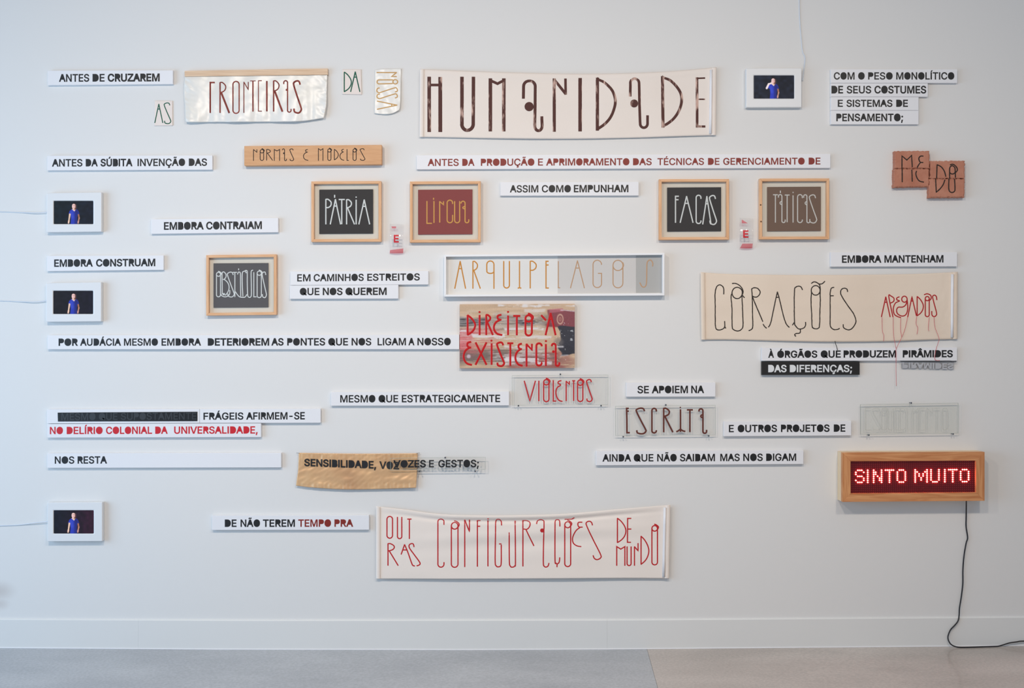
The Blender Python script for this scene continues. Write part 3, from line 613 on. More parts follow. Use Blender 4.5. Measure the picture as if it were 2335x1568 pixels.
# ------------------------------------------------------------------ digital photo frames
def person_picture(raised=False, bg=((10, 22, 28), (16, 20, 34)), head=(.51, .235), seed=1):
    W, H = 150, 88; U, V = np.meshgrid(np.linspace(0, 1, W), np.linspace(0, 1, H)); asp = 1.72
    img = np.zeros((H, W, 3)); t = U[..., None]
    img[:] = np.array(bg[0]) * (1 - t) + np.array(bg[1]) * t
    rng = np.random.default_rng(seed); g = rng.random((10, 14))
    gx = np.clip(U * 13, 0, 12.99); gy = np.clip(V * 9, 0, 8.99); ix = gx.astype(int); iy = gy.astype(int); fx = gx - ix; fy = gy - iy
    nzv = (g[iy, ix] * (1 - fx) + g[iy, ix + 1] * fx) * (1 - fy) + (g[iy + 1, ix] * (1 - fx) + g[iy + 1, ix + 1] * fx) * fy
    img *= (.7 + .7 * nzv)[..., None]
    def blend(mask, col):
        nonlocal img; img = img * (1 - mask[..., None]) + np.array(col, float) * mask[..., None]
    def sm(d, e=.010): return np.clip(.5 - d / e / 2, 0, 1)
    X = U * asp
    def cap(a, b, r0, r1):
        ax, ay = a[0] * asp, a[1]; bx, by = b[0] * asp, b[1]; dx, dy = bx - ax, by - ay
        tt = np.clip(((X - ax) * dx + (V - ay) * dy) / (dx * dx + dy * dy + 1e-9), 0, 1)
        return np.hypot(X - ax - tt * dx, V - ay - tt * dy) - (r0 + (r1 - r0) * tt)
    def poly(P):
        ins = np.zeros_like(U, bool); dm = np.full_like(U, 9.)
        for (x1, y1), (x2, y2) in zip(P, P[1:] + P[:1]):
            c = ((y1 > V) != (y2 > V)) & (U < (x2 - x1) * (V - y1) / (y2 - y1 + 1e-12) + x1); ins ^= c
            dm = np.minimum(dm, cap((x1, y1), (x2, y2), 0, 0))
        return np.where(ins, -dm, dm)
    hx, hy = head; dx = hx - .51; dy = hy - .235
    P = lambda x, y: (x + dx, y + dy)
    skin = (238, 200, 188); shade = (168, 112, 92); blue = (40, 58, 178); blue2 = (26, 30, 96)
    blend(sm(cap(P(.507, .15), P(.515, .2), .075, .1)), (22, 14, 18))          # hair
    blend(sm(poly([P(.40, .43), P(.455, .355), P(.57, .355), P(.62, .43), P(.645, .56), P(.60, .58), P(.585, .75), P(.59, 1.02), P(.42, 1.02), P(.435, .75), P(.425, .58), P(.375, .55)])), blue)
    blend(sm(poly([P(.53, .38), P(.57, .355), P(.62, .43), P(.645, .56), P(.60, .58), P(.585, .75), P(.59, 1.02), P(.53, 1.02)]), .05) * .75, blue2)
    blend(sm(cap(P(.45, .5), P(.47, .7), .02, .03), .08) * .6, (72, 96, 226))
    blend(sm(poly([P(.455, .36), P(.56, .36), P(.52, .46)])), (238, 214, 210))    # v-neck
    blend(sm(cap(P(.505, .26), P(.51, .36), .07, .06)), skin)
    blend(sm(cap(P(.535, .3), P(.545, .35), .035, .03), .04), (96, 52, 34))
    blend(sm(cap(P(.505, .2), P(.503, .25), .075, .075)), (244, 206, 204))
    blend(sm(cap(P(.545, .2), P(.55, .27), .04, .03), .05) * .6, (176, 120, 110))
    for e in (.488, .522): blend(sm(cap(P(e, .205), P(e + .012, .205), .008, .008), .02) * .55, (120, 78, 74))
    blend(sm(cap(P(.496, .275), P(.518, .275), .008, .008), .02) * .6, (168, 84, 86))
    blend(sm(cap(P(.505, .22), P(.508, .25), .008, .012), .02) * .35, (255, 232, 226))
    if raised:
        blend(sm(cap(P(.345, .55), P(.395, .37), .045, .04)), (244, 226, 226)); blend(sm(cap(P(.395, .37), P(.455, .34), .035, .035)), (240, 222, 222))
        for q in range(4): blend(sm(cap(P(.44, .33), P(.462 + .004 * q, .285 + .017 * q), .012, .009)), (240, 214, 208))
    else:
        blend(sm(cap(P(.405, .58), P(.382, .85), .038, .028)), (238, 206, 186)); blend(sm(cap(P(.38, .87), P(.372, .95), .036, .032)), (246, 208, 190))
    blend(sm(cap(P(.625, .6), P(.64, .74), .032, .03)), shade); blend(sm(cap(P(.64, .74), P(.622, .88), .03, .026)), (190, 138, 118)); blend(sm(cap(P(.62, .89), P(.615, .95), .034, .03)), (206, 154, 146))
    return img
def photo_frame(label, out, scr, img, cable):
    xl, tl, bl, xr, tr, br = out; d = .032
    t = thing('digital_photo_frame', label, 'photo frame', at((xl + xr) / 2, bl, 0), 'white digital photo frames')
    x0, y0, x1, y1 = scr
    o = quad_xz([(xl, tl), (xr, tr), (xr, br), (xl, bl)], d); i_ = quad_xz([(x0 - 1, y0 - 1), (x1 + 1, y0 - 1), (x1 + 1, y1 + 1), (x0 - 1, y1 + 1)], d)
    j_ = quad_xz([(x0, y0), (x1, y0), (x1, y1), (x0, y1)], d - .003)
    V = [(x, -d, z) for x, z in o] + [(x, -d, z) for x, z in i_] + [(x, -d + .003, z) for x, z in j_] + [(x, -.001, z) for x, z in o]
    f = []
    for k in range(4):
        n = (k + 1) % 4
        f += [[k, n, n + 4, k + 4], [k + 4, n + 4, n + 8, k + 8], [k, n, n + 12, k + 12]]
    f.append([12, 13, 14, 15])
    b = MB(); b.add(V, f); ob = b.build('frame', M['frame_white'], t)
    bv = ob.modifiers.new('bevel', 'BEVEL'); bv.width = .003; bv.segments = 3; bv.limit_method = 'ANGLE'
    s = slab('screen', [(x0, y0), (x1, y0), (x1, y1), (x0, y1)], d - .006, d - .0036, M['print_black'], t, bevel=0)
    painted_face('screen_picture', [(x0, y0), (x1, y0), (x1, y1), (x0, y1)], d - .0032, img, M['screen'], s)
    tube('cable', [at(x, y, dd) for x, y, dd in cable], .0024, M['cable'], t)
def sp3(p): return [tuple(q) for q in spline3(p)]
photo_frame('white digital photo frame, upper of the two at mid left, person with arms down', (106.3, 439.8, 529.6, 231.6, 438, 528), (122.7, 457.8, 212.9, 510.7),
    person_picture(), sp3([(107, 484, .012), (80, 485, .012), (45, 484, .004), (0, 482.5, .003), (-60, 483, .003), (-400, 488, .003)]))
photo_frame('white digital photo frame below the board EMBORA CONSTRUAM, person with arms down', (105.2, 645, 733.8, 231, 642.8, 732.6), (121.7, 662.7, 212.4, 715.6),
    person_picture(bg=((18, 16, 20), (16, 14, 28)), seed=3), sp3([(107, 685, .012), (80, 688, .012), (40, 687, .004), (0, 685.5, .003), (-60, 686, .003), (-400, 690, .003)]))
photo_frame('white digital photo frame at the lower left, lowest of the three on the left', (108, 1145.2, 1234.2, 233.4, 1144.4, 1233.6), (122.6, 1163, 213.9, 1216),
    person_picture(bg=((8, 14, 26), (44, 16, 34)), head=(.495, .22), seed=5), sp3([(109, 1189, .012), (85, 1191, .012), (45, 1196, .004), (0, 1198, .003), (-60, 1199, .003), (-400, 1199, .003)]))
photo_frame('white digital photo frame at the upper right, person raising one hand', (1701.6, 155.6, 244.9, 1828, 155.2, 244.4), (1718.9, 172, 1810.8, 224.8),
    person_picture(True, ((24, 30, 42), (24, 28, 40)), (.485, .235), 7), sp3([(1830, 184, .010), (1833, 158, .008), (1835.5, 132, .006), (1830, 117, .004), (1827, 87, .003), (1824, 50, .003), (1822.5, 0, .003), (1824, -60, .003), (1824, -160, .003)]))

# ------------------------------------------------------------------ framed prints
def framed(label, out, inner, paper, lm, strokes, wd, dots=(), fw=6.0, seed=0):
    xl, tl, bl, xr, tr, br = out; d = .030
    t = thing('framed_print', label, 'picture', at((xl + xr) / 2, bl, 0), 'pine framed prints')
    O = [(xl, tl), (xr, tr), (xr, br), (xl, bl)]; I = [(xl + fw, tl + fw), (xr - fw, tr + fw), (xr - fw, br - fw), (xl + fw, bl - fw)]
    for k in range(4):
        n = (k + 1) % 4
        slab('frame_rail' if k % 2 == 0 else 'frame_stile', [O[k], O[n], I[n], I[k]], .001, d, M['pine'] if k % 2 == 0 else M['pine_up'], t, bevel=.0008)
    slab('mount', I, .004, .008, M['mat'], t, bevel=0)
    x0, y0, x1, y1 = inner
    q = [(x0, y0), (x1, y0 - .8), (x1, y1 - .8), (x0, y1)]
    p = slab('print', q, .012, .0145, M[paper], t, bevel=.0004)
    drawn(strokes, wd, M[lm], p, .0145, th=.0007, dots=dots)
    e = 1.0; g = MB(); g.prism(quad_xz([(I[0][0] - e, I[0][1] - e), (I[1][0] + e, I[1][1] - e), (I[2][0] + e, I[2][1] + e), (I[3][0] - e, I[3][1] + e)], .0235), .0232, .0236)
    g.build('glass', M['glass'], t)
    return t
TJ = (690, 400, 5.43); TG = (1450, 330, 4.67); TO = (480, 590, 13.064)
framed('pine framed black print lettered PÁTRIA in white', (709.7, 413.4, 551.2, 869, 412.6, 550.6), (728.1, 432.2, 850.8, 533), 'print_black', 'chalk',
    row(TJ, [('P', 288, 355, 295, 602), ('A', 343, 470, 295, 602), ('T', 450, 520, 297, 600), ('R', 545, 642, 300, 602), ('i', 663, 664, 302, 602), ('A', 697, 830, 300, 602)]) + raw(TJ, [[(397, 242), (397, 272)]]), 2.8)
framed('pine framed dark red print lettered LÍNGUA in gold', (934.6, 413.6, 552.6, 1096, 412.8, 551.8), (953.4, 432.4, 1077.3, 534.6), 'print_red', 'gold_line',
    row(TJ, [('L', 1540, 1600, 318, 592), ('I', 1622, 1632, 318, 584), ('n', 1698, 1745, 322, 580), ('G', 1790, 1858, 305, 585), ('U', 1883, 1945, 320, 585), ('2', 1962, 2058, 318, 585)]) + raw(TJ, [[(1622, 278), (1622, 298)]]), 2.6)
framed('pine framed black print lettered FACAS in white', (1502.9, 408.4, 546.6, 1662.6, 408, 546), (1521.3, 427.4, 1644.4, 527.6), 'print_black', 'chalk',
    row(TG, [('F', 422, 455, 548, 828), ('A', 472, 608, 548, 828), ('C', 642, 693, 537, 838), ('A', 712, 800, 548, 845), ('S', 785, 858, 540, 848)]), 2.8)
tt = framed('pine framed brown print lettered TÁTICAS in white', (1732.2, 407, 545.4, 1891.1, 406.4, 545), (1749.4, 426.2, 1871.8, 527), 'print_brown', 'chalk2',
    row(TG, [('T', 1462, 1510, 532, 826), ('2', 1518, 1590, 530, 828), ('T', 1587, 1635, 535, 822), ('i', 1672, 1676, 540, 826), ('C', 1722, 1773, 530, 828), ('2', 1787, 1853, 532, 830), ('S', 1848, 1925, 533, 832)]) + raw(TG, [[(1539, 490), (1539, 512)]]), 2.4)
for x, y in ((1732.6, 467), (1733.4, 505)):
    b = MB(); disc(b, x + 2, y, 1.8, .030, .0004); b.build('knot', mat('knot', (96, 62, 40), .7), tt)
framed('pine framed charcoal print with overlapping OBSTÁCULOS lettering', (470, 581.5, 719.3, 630.2, 579.5, 717.4), (486.9, 600.2, 612, 701), 'print_grey', 'chalk',
    row(TO, [('Q', 178, 298, 400, 1130), ('S', 505, 705, 395, 1135), ('T', 668, 785, 402, 1130), ('L', 1290, 1365, 400, 1130), ('Q', 1390, 1515, 365, 1155), ('S', 1540, 1665, 390, 1155)]) +
    [sp(s) for s in raw(TO, [[(350, 1050), (350, 800), (345, 450), (365, 395), (410, 395), (460, 460), (460, 540), (410, 605), (375, 612)], [(410, 610), (500, 690), (550, 800), (545, 920), (490, 1030), (440, 1085)],
        [(575, 935), (570, 1040), (510, 1110), (430, 1130), (350, 1105), (310, 1060)], [(745, 980), (790, 1050), (860, 1125), (960, 1145), (1030, 1135), (1085, 1060)],
        [(805, 460), (830, 400), (860, 395), (892, 440), (895, 700), (900, 1110)], [(1065, 420), (1040, 375), (1000, 370), (950, 420), (945, 700), (965, 1110)],
        [(1030, 350), (1075, 345), (1095, 400), (1095, 700), (1105, 1040), (1120, 1120), (1165, 1148), (1205, 1120), (1218, 1040), (1215, 700), (1210, 420), (1225, 350), (1265, 335)]])] +
    raw(TO, [[(838, 290), (838, 330)]]), 2.1, dots=[(480 + 398 / 13.064, 590 + 1050 / 13.064, 2.6)])

# white box frame ARQUIPÉLAGOS
TL = (980, 560, 4.17)
t = thing('shadow_box_frame', 'wide white box frame with ochre letters ARQUIPÉLAGOS', 'picture', at(1264, 675, 0))
O = [(1012.6, 580.4), (1515.3, 576.2), (1515.3, 673.4), (1012.6, 676)]; fw = 4.6; I = [(O[0][0] + fw, O[0][1] + fw), (O[1][0] - fw, O[1][1] + fw), (O[2][0] - fw, O[2][1] - fw), (O[3][0] + fw, O[3][1] - fw)]
for k in range(4): slab('frame_rail' if k % 2 == 0 else 'frame_stile', [O[k], O[(k + 1) % 4], I[(k + 1) % 4], I[k]], .001, .042, M['box_white'], t, bevel=.001)
slab('backing', I, .010, .014, M['panel_white'], t, bevel=0)
s1 = slab('paper_sheet', [(1271.5, 582), (1450, 580.6), (1450, 667.4), (1271.5, 668.6)], .014, .0148, M['tracing'], t, bevel=0, label='pale grey paper sheet')
s2 = slab('paper_sheet', [(1450.4, 580.6), (1509.6, 580.2), (1509.6, 667), (1450.4, 667.4)], .014, .0156, M['grey_sheet'], t, bevel=0, label='darker grey paper sheet')
drawn(row(TL, [('A', 238, 340, 148, 406), ('R', 410, 480, 150, 406), ('q', 542, 610, 145, 408), ('U', 703, 757, 148, 402), ('I', 850, 856, 148, 404), ('P', 955, 1012, 148, 404)]) +
    raw(TL, [[(1128, 148), (1105, 148), (1105, 402), (1130, 402)], [(1105, 183), (1128, 183)], [(838, 404), (853, 398), (868, 404)]]), 2.7, M['ochre2'], t, .014, label='ochre lettering')
drawn(row(TL, [('L', 1222, 1238, 148, 400), ('A', 1338, 1470, 142, 402), ('g', 1552, 1633, 138, 398), ('O', 1742, 1836, 138, 400)]) + raw(TL, [arc(1789, 188, 47, 48, 0, 180), sp([(1836, 160), (1842, 190), (1825, 225)])]), 2.2, M['ochre3'], s1, .0148, label='faded ochre lettering')
drawn([sp(s) for s in raw(TL, [[(2118, 195), (2120, 165), (2105, 140), (2085, 138), (2066, 165), (2063, 260), (2060, 355), (2045, 390), (2018, 388), (1998, 352)]])], 2.5, M['ochre3'], s2, .0156, label='faded ochre letter S')

# red on painted board DIREITO À EXISTÊNCIA
def direito():
    H, W = 132, 240; rng = np.random.default_rng(11); U, V = np.meshgrid(np.linspace(0, 1, W), np.linspace(0, 1, H))
    def nz_(gw, gh, s):
        g = np.random.default_rng(s).random((gh + 1, gw + 1)); x = np.clip(U * gw, 0, gw - 1e-3); y = np.clip(V * gh, 0, gh - 1e-3)
        i = x.astype(int); j = y.astype(int); fx = x - i; fy = y - j; fx = fx * fx * (3 - 2 * fx); fy = fy * fy * (3 - 2 * fy)
        return (g[j, i] * (1 - fx) + g[j, i + 1] * fx) * (1 - fy) + (g[j + 1, i] * (1 - fx) + g[j + 1, i + 1] * fx) * fy
    img = np.zeros((H, W, 3)); img[:] = (208, 178, 148); img *= (.93 + .1 * nz_(6, 40, 1))[..., None]
    def bl(mask, col, a=1.):
        nonlocal img; m = np.clip(mask, 0, 1)[..., None] * a; img = img * (1 - m) + np.array(col, float) * m
    st = nz_(7, 44, 2); fine = nz_(30, 70, 3); big = nz_(5, 6, 4)
    def reg(x0, x1, y0, y1, e=.03, k=.05):
        w1 = (nz_(9, 9, int(x0 * 100 + y0 * 1000) % 97) - .5) * k
        return np.clip((U - x0 + w1) / e, 0, 1) * np.clip((x1 - U + w1) / e, 0, 1) * np.clip((V - y0 + w1) / e, 0, 1) * np.clip((y1 - V - w1) / e, 0, 1)
    bl(reg(-.1, .28, .19, .37, .06) * 1.2, (70, 68, 72)); bl(reg(.2, .72, .24, .34, .05, .1) * (st > .35), (92, 86, 86), .9); bl(reg(.3, .48, .12, .28, .1, .2) * .7, (96, 88, 88))
    bl(reg(.5, .66, .25, .33, .02, .03), (38, 38, 46)); bl(reg(-.1, .45, .37, .41, .03), (128, 112, 104), .9)
    bl(reg(-.1, .14, .40, .72, .05, .12), (206, 100, 106), .85); bl(reg(.02, .2, .36, .5, .05, .1) * (fine > .4), (198, 70, 80), .8); bl(reg(-.1, .1, .47, .72, .03) * (st > .4), (228, 150, 150), .5)
    bl(reg(-.1, .5, .72, .92, .05, .06), (134, 112, 102), .85); bl(reg(.4, .9, .74, 1.1, .05, .1), (160, 98, 92), .75); bl(reg(.3, .56, .84, .94, .04, .08) * (st > .4), (100, 88, 92), .6)
    bl(reg(-.1, .16, .70, .9, .05, .1), (168, 104, 104), .6); bl(reg(-.1, .5, .715, .735, .008, .01), (78, 68, 66), .6)
    for (x0, x1, y0, y1, th, c, a) in ((-.1, .8, .16, .42, .42, (96, 90, 92), .55), (-.1, .9, .66, .98, .45, (104, 92, 90), .55), (-.1, .35, .38, .8, .5, (196, 96, 100), .5), (.35, 1., .74, 1.05, .5, (140, 76, 74), .5), (-.1, .75, .1, .6, .56, (222, 214, 208), .4), (.2, .8, .6, .98, .6, (220, 214, 212), .55)):
        s2 = nz_(5, 60, int(x1 * 50 + y1 * 70)); bl(reg(x0, x1, y0, y1, .08, .1) * np.clip((s2 * .55 + fine * .3 + big * .25 - th + .08) / .12, 0, 1), c, a)
    bl(reg(.76, 1.1, .09, .37, .015, .03), (134, 68, 76)); bl(reg(.76, .90, .07, .14, .015, .03), (188, 110, 122), .7); bl(reg(.74, .86, .3, .37, .02, .03), (120, 62, 66), .8)
    bl(reg(.855, 1.1, .36, .80, .012, .06), (52, 52, 62)); bl(np.clip((.05 - np.hypot((U - .94), (V - .72) * .6)) / .01, 0, 1), (46, 46, 56)); bl(np.clip((.055 - np.hypot((U - .86), (V - .6) * .6)) / .03, 0, 1), (120, 112, 108), .6)
    ring = np.hypot((U - .873) / .028, (V - .24) / .08); bl(np.exp(-((ring - .9) / .16) ** 2), (214, 176, 152), .9); bl(np.exp(-((ring - .3) / .2) ** 2), (190, 140, 120), .7)
    for (x0, x1, y0, y1, th, a) in ((.34, .72, .01, .06, .45, .85), (.48, 1.05, .0, .045, .62, .7), (.55, .75, .07, .13, .3, .55), (.38, .74, .37, .415, .25, .8), (.1, .4, .46, .52, .45, .85), (.3, .8, .5, .56, .55, .7), (.4, .7, .83, .91, .35, .85),
        (.5, .95, .78, .82, .55, .5), (.38, .48, .84, .96, .4, .7), (.66, .8, .9, .97, .5, .8), (.2, .7, .62, .68, .6, .6), (-.1, .06, .40, .45, .4, .8), (.88, 1.1, .10, .125, .3, .85), (.36, .66, .02, .04, .3, .8), (.33, .6, .26, .30, .62, .9), (.83, .9, .66, .7, .4, .7), (.62, .76, .18, .3, .6, .6)):
        bl(reg(x0, x1, y0, y1, .012, .03) * np.clip((st * .6 + fine * .4 - th + .12) / .1, 0, 1), (226, 222, 222), a)
    sp_ = rng.random((H, W)); bl((sp_ > .994) * reg(.3, .97, .25, .95, .05), (236, 234, 236), .9); bl((sp_ < .002) * 1., (60, 54, 54), .6); bl(reg(.95, .99, .38, .58, .01) * (fine > .6), (220, 224, 226), .7)
    bl(np.clip((.022 - np.hypot((U - .078), (V - .815) * .57)) / .01, 0, 1), (206, 188, 198), .9)
    img += (rng.random((H, W, 1)) - .5) * 10
    return img
q = [(1048.3, 693.4), (1310.6, 692.2), (1310.6, 838.4), (1048.3, 839.2)]
t = thing('painted_panel', 'paint-stained wooden panel with red words DIREITO À EXISTÊNCIA', 'painting', at(1180, 839, 0))
slab('panel', q, .001, .0245, M['wood_sign'], t, bevel=0)
painted_face('painted_surface', [(1048.3, 693.4), (1310.6, 692.2), (1310.6, 838.4), (1048.3, 839.2)], .0249, direito(), M['picture'], t)
TD = (1040, 685, 8.339)
drawn(row(TD, [('D', 218, 362, 280, 648), ('I', 443, 449, 280, 648), ('R', 572, 697, 275, 648), ('e', 715, 872, 270, 655), ('I', 984, 990, 290, 650), ('T', 1092, 1215, 292, 655), ('Q', 1318, 1440, 280, 665), ('A', 1702, 1890, 240, 652),
    ('e', 140, 295, 785, 1222), ('X', 372, 575, 800, 1215), ('I', 668, 680, 820, 1215), ('S', 778, 912, 795, 1245), ('T', 980, 1080, 812, 1235), ('e', 1125, 1258, 820, 1238), ('N', 1338, 1440, 828, 1248), ('C', 1525, 1628, 812, 1235), ('I', 1702, 1710, 832, 1235), ('a', 1820, 1960, 820, 1240)]) +
    raw(TD, [[(1622, 282), (1705, 372)]]), 4.4, M['bright_red'], t, .0249, th=.0012, dots=[(1040 + x / 8.339, 685 + y / 8.339, 2.3) for x, y in ((445, 218), (988, 215), (672, 762), (1708, 770))] + [(1040 + 1850 / 8.339, 685 + 970 / 8.339, 3)])

# ------------------------------------------------------------------ cloths and small signs
# pearl satin FRONTEIRAS hanging from a batten
def d_front(px, py):
    v = (py - 172) / 105; u = (px - 420) / 326
    e = min(1, max(0, v)); edge = max(0, 1 - min(u, 1 - u) / .09)
    d = .012 + .010 * e + .005 * e * math.sin(u * 17 + 1.2 * e) + .0035 * nz2(px + py * .5, py, .03, 2) + .0018 * nz2(px - py, py * 1.2, .08, 5) * (.3 + 2.2 * edge)
    d += .004 * e * nz2(px * 1.1, py * .2, .06, 8) + .012 * max(0, (u - .9) / .1) * e
    return max(.003, d)
t = thing('satin_banner', 'pearly satin cloth hung from a pine batten, lettered FRONTEIRAS', 'banner', at(583, 278, 0))
slab('batten', [(420.8, 161.3), (747.4, 155.9), (747.4, 170.2), (420.8, 174.2)], .001, .020, M['pine_light'], t)
cloth('cloth', curve1([(0, 173.6), (.5, 171.8), (1, 169.4)]), curve1([(0, 277), (.05, 278.6), (.3, 278), (.7, 277.4), (.86, 275.6), (1, 268.6)]), curve1([(0, 421.5), (.3, 419), (.6, 421.2), (1, 423)]), curve1([(0, 746.6), (.4, 745.2), (.7, 744), (1, 738.6)]), d_front, M['satin'], t, nx=150, nz=50)
TB = (400, 140, 4.324)
it = [('f', 343, 385, 208, 505), ('R', 440, 530, 208, 505), ('O', 567, 628, 197, 512), ('N', 675, 718, 203, 505), ('T', 738, 790, 192, 492), ('[', 818, 850, 190, 490), ('I', 900, 902, 195, 490), ('R', 968, 1054, 192, 492), ('a', 1068, 1140, 190, 500), ('S', 1165, 1240, 192, 508)]
st = row(TB, it); ww = []
for a in it:
    n = len(glyph(a[0], 5, 5)); ww += {'f': [3.1], 'R': [2.8, 2.3, 3.8], 'N': [1.8, 1.8], 'T': [1.6, 2.7], '[': [1.7], 'S': [3.3], 'a': [2.4], 'I': [3.2], 'O': [2.4]}[a[0]]
drawn(st, ww, M['maroon'], t, lambda x, y: d_front(x, y) + .0006, th=.0012, dots=[(400 + 1097 / 4.324, 140 + 280 / 4.324, 2.4)])

def swatch(label, q, strokes, cloth_m, lm, w_, name, dfun, wob=0):
    xs = [p[0] for p in q]; ys = [p[1] for p in q]
    t = thing(name, label, 'cloth', at(sum(xs) / 4, max(ys), 0))
    cloth('cloth', lambda u: q[0][1] + (q[1][1] - q[0][1]) * u, lambda u: q[3][1] + (q[2][1] - q[3][1]) * u, lambda v: q[0][0] + (q[3][0] - q[0][0]) * v, lambda v: q[1][0] + (q[2][0] - q[1][0]) * v, dfun, M[cloth_m], t, nx=24, nz=30)
    drawn(strokes, w_, M[lm], t, dfun, th=.0012, wob=wob)
    return t
TA = (90, 130, 5.8075)
dd1 = lambda x, y: .004 + .0012 * nz2(x, y, .06, 4)
s_ = swatch('small cream cotton patch embroidered AS in green', [(352, 229.4), (393.6, 230), (394, 286.4), (351.6, 286.8)], row(TA, [('A', 1527, 1633, 622, 870), ('S', 1652, 1738, 607, 882)]), 'swatch', 'green', 2.1, 'cloth_patch', dd1)
s_['group'] = 'cream patches with green letters'
s_ = swatch('small cream cotton patch embroidered DA in green', [(780, 158), (823.6, 158.4), (825, 215.8), (780.2, 215)], row(TB, [('D', 1665, 1735, 105, 298), ('A', 1728, 1818, 102, 298)]), 'swatch', 'green', 2.4, 'cloth_patch', dd1)
s_['group'] = 'cream patches with green letters'
TN = (840, 145, 12.54)
d_nos = lambda x, y: max(.003, .006 + .012 * ((y - 157) / 103) ** 2 * (.3 + .7 * (x - 855) / 60) + .003 * nz2(x, y, .06, 7))
t = thing('satin_patch', 'narrow white satin patch with NOSSA embroidered sideways in gold', 'cloth', at(885, 260, 0))
cloth('cloth', curve1([(0, 159), (.3, 157), (1, 156.6)]), curve1([(0, 258.4), (.4, 260.6), (.75, 258), (1, 251)]), curve1([(0, 855), (1, 853.6)]), curve1([(0, 914.8), (.8, 913), (1, 910)]), d_nos, M['satin'], t, nx=40, nz=60)
drawn(row(TN, [('N', 240, 805, 255, 368, 1), ('S', 240, 830, 690, 830, 1), ('S', 245, 828, 865, 1000, 1), ('A', 250, 820, 1070, 1305, 1)]) +
    raw(TN, [[(700, 465), (300, 465)] + arc(300, 522, 52, 57, 270, 90) + [(300, 580), (690, 570)], arc(768, 520, 68, 62, 0, 360, 20)]), 2.1, M['ochre'], t, lambda x, y: d_nos(x, y) + .0005, th=.001)

# wooden sign NORMAS E MODELOS
t = thing('wooden_sign', 'narrow wooden plank burnt with NORMAS E MODELOS', 'sign', at(713, 377, 0))
slab('plank', [(556.6, 332.6), (870.6, 330), (870.6, 374.8), (556.6, 377.6)], .001, .038, M['wood_sign'], t, bevel=.003)
drawn(row(TB, [('N', 770, 803, 868, 978), ('Q', 836, 870, 868, 976), ('R', 900, 958, 868, 975), ('M', 975, 1027, 868, 978), ('a', 1055, 1095, 862, 978), ('S', 1128, 1166, 862, 978), ('e', 1262, 1308, 868, 975), ('M', 1410, 1455, 860, 978), ('Q', 1502, 1534, 862, 976),
    ('D', 1567, 1606, 866, 970), ('e', 1622, 1662, 866, 974), ('L', 1692, 1708, 866, 975), ('Q', 1751, 1783, 862, 976), ('S', 1822, 1868, 860, 975)]), 1.9, M['burnt'], t, .038, th=.0003, dots=[(400 + 1070 / 4.324, 140 + 905 / 4.324, 2)])

# HUMANIDADE banner
def hemmed(label, name, top, bot, xl, xr, dfun, m, hemw=10, rod=True, nx=150, nz=40):
    cx = (xl(0) + xr(0)) / 2
    t = thing(name, label, 'banner', at(cx, bot(.5), 0))
    cloth('cloth', top, bot, xl, xr, dfun, m, t, nx=nx, nz=nz)
    for side in (0, 1):
        X = (lambda v: xl(v) + hemw * .5) if side == 0 else (lambda v: xr(v) - hemw * .5)
        u = 0.01 if side == 0 else .99
        V = []; n = 26; seg = 8
        for i in range(n + 1):
            v = i / n; py = top(u) + 1.0 + (bot(u) - top(u) - 1.6) * v; px = X(v); base = dfun(px, py)
            for j in range(seg + 1):
                a = math.pi * j / seg; V.append(at(px - math.cos(a) * hemw * .5, py, base + .001 + math.sin(a) * .006 + .0006 * nz2(px + j, py, .3, 6)))
        f = [[i * (seg + 1) + j, (i + 1) * (seg + 1) + j, (i + 1) * (seg + 1) + j + 1, i * (seg + 1) + j + 1] for i in range(n) for j in range(seg)]
        b = MB(); b.add(V, f); b.build('hem', m, t, smooth=True)
    if rod:
        x = lambda v: xr(v) - hemw - 2.2
        tube('rod', [at(x(v), top(.98) + 5 + (bot(.98) - top(.98) - 9) * v, dfun(x(v), top(.98) + 5 + (bot(.98) - top(.98) - 9) * v) + .004) for v in (0, .25, .5, .75, 1)], .0072, M['board'], t)
    return t
hum_top = curve1([(0, 157), (.12, 160.6), (.3, 165), (.5, 168), (.68, 167.2), (.85, 162), (1, 153.2)])
hum_bot = curve1([(0, 312.4), (.12, 313.6), (.28, 315.6), (.5, 316.6), (.7, 314.4), (.87, 310.6), (1, 308.2)])
def d_hum(x, y):
    u = (x - 957) / 676
    return max(.004, .014 + .008 * math.sin(math.pi * min(1, max(0, u))) * (1 - abs((y - 235) / 90)) + .004 * nz2(x * .4, y, .02, 1) + .003 * math.exp(-((y - hum_top(min(1, max(0, u))) - 9) / 5) ** 2))
t = hemmed('wide raw cotton banner painted HUMANIDADE in brown', 'cloth_banner', hum_top, hum_bot, lambda v: 957.2 - .8 * v, lambda v: 1634 - 1.6 * v, d_hum, M['canvas'])
t['group'] = 'raw cotton banners'
TC = (940, 140, 6.145); TE = (1300, 140, 6.145)
C = raw(TC, [[(238, 222), (238, 980)], [(393, 226), (393, 980)], [(255, 330), (375, 330)], [(697, 222), (697, 875)] + arc(772, 875, 77, 88, 180, 90)[1:], [(858, 222), (855, 875)] + arc(772, 875, 83, 88, 0, 90)[1:], [(1095, 245), (1095, 972)], [(1283, 245), (1283, 972)],
    [(1085, 262), (1195, 312), (1290, 262)], [(1558, 515), (1560, 350)] + arc(1642, 350, 82, 78, 180, 360)[1:] + [(1722, 620), (1716, 880)] + arc(1768, 900, 52, 70, 180, 0)[1:] + [(1815, 775)], [(1990, 245), (1990, 978)], [(1992, 258), (2150, 455)], [(2147, 245), (2150, 460)]])
cw = [7.4, 7.8, 5.4, 7.2, 7.0, 7.2, 7.2, 5.4, 6.0, 6.4, 5.6, 5.2]
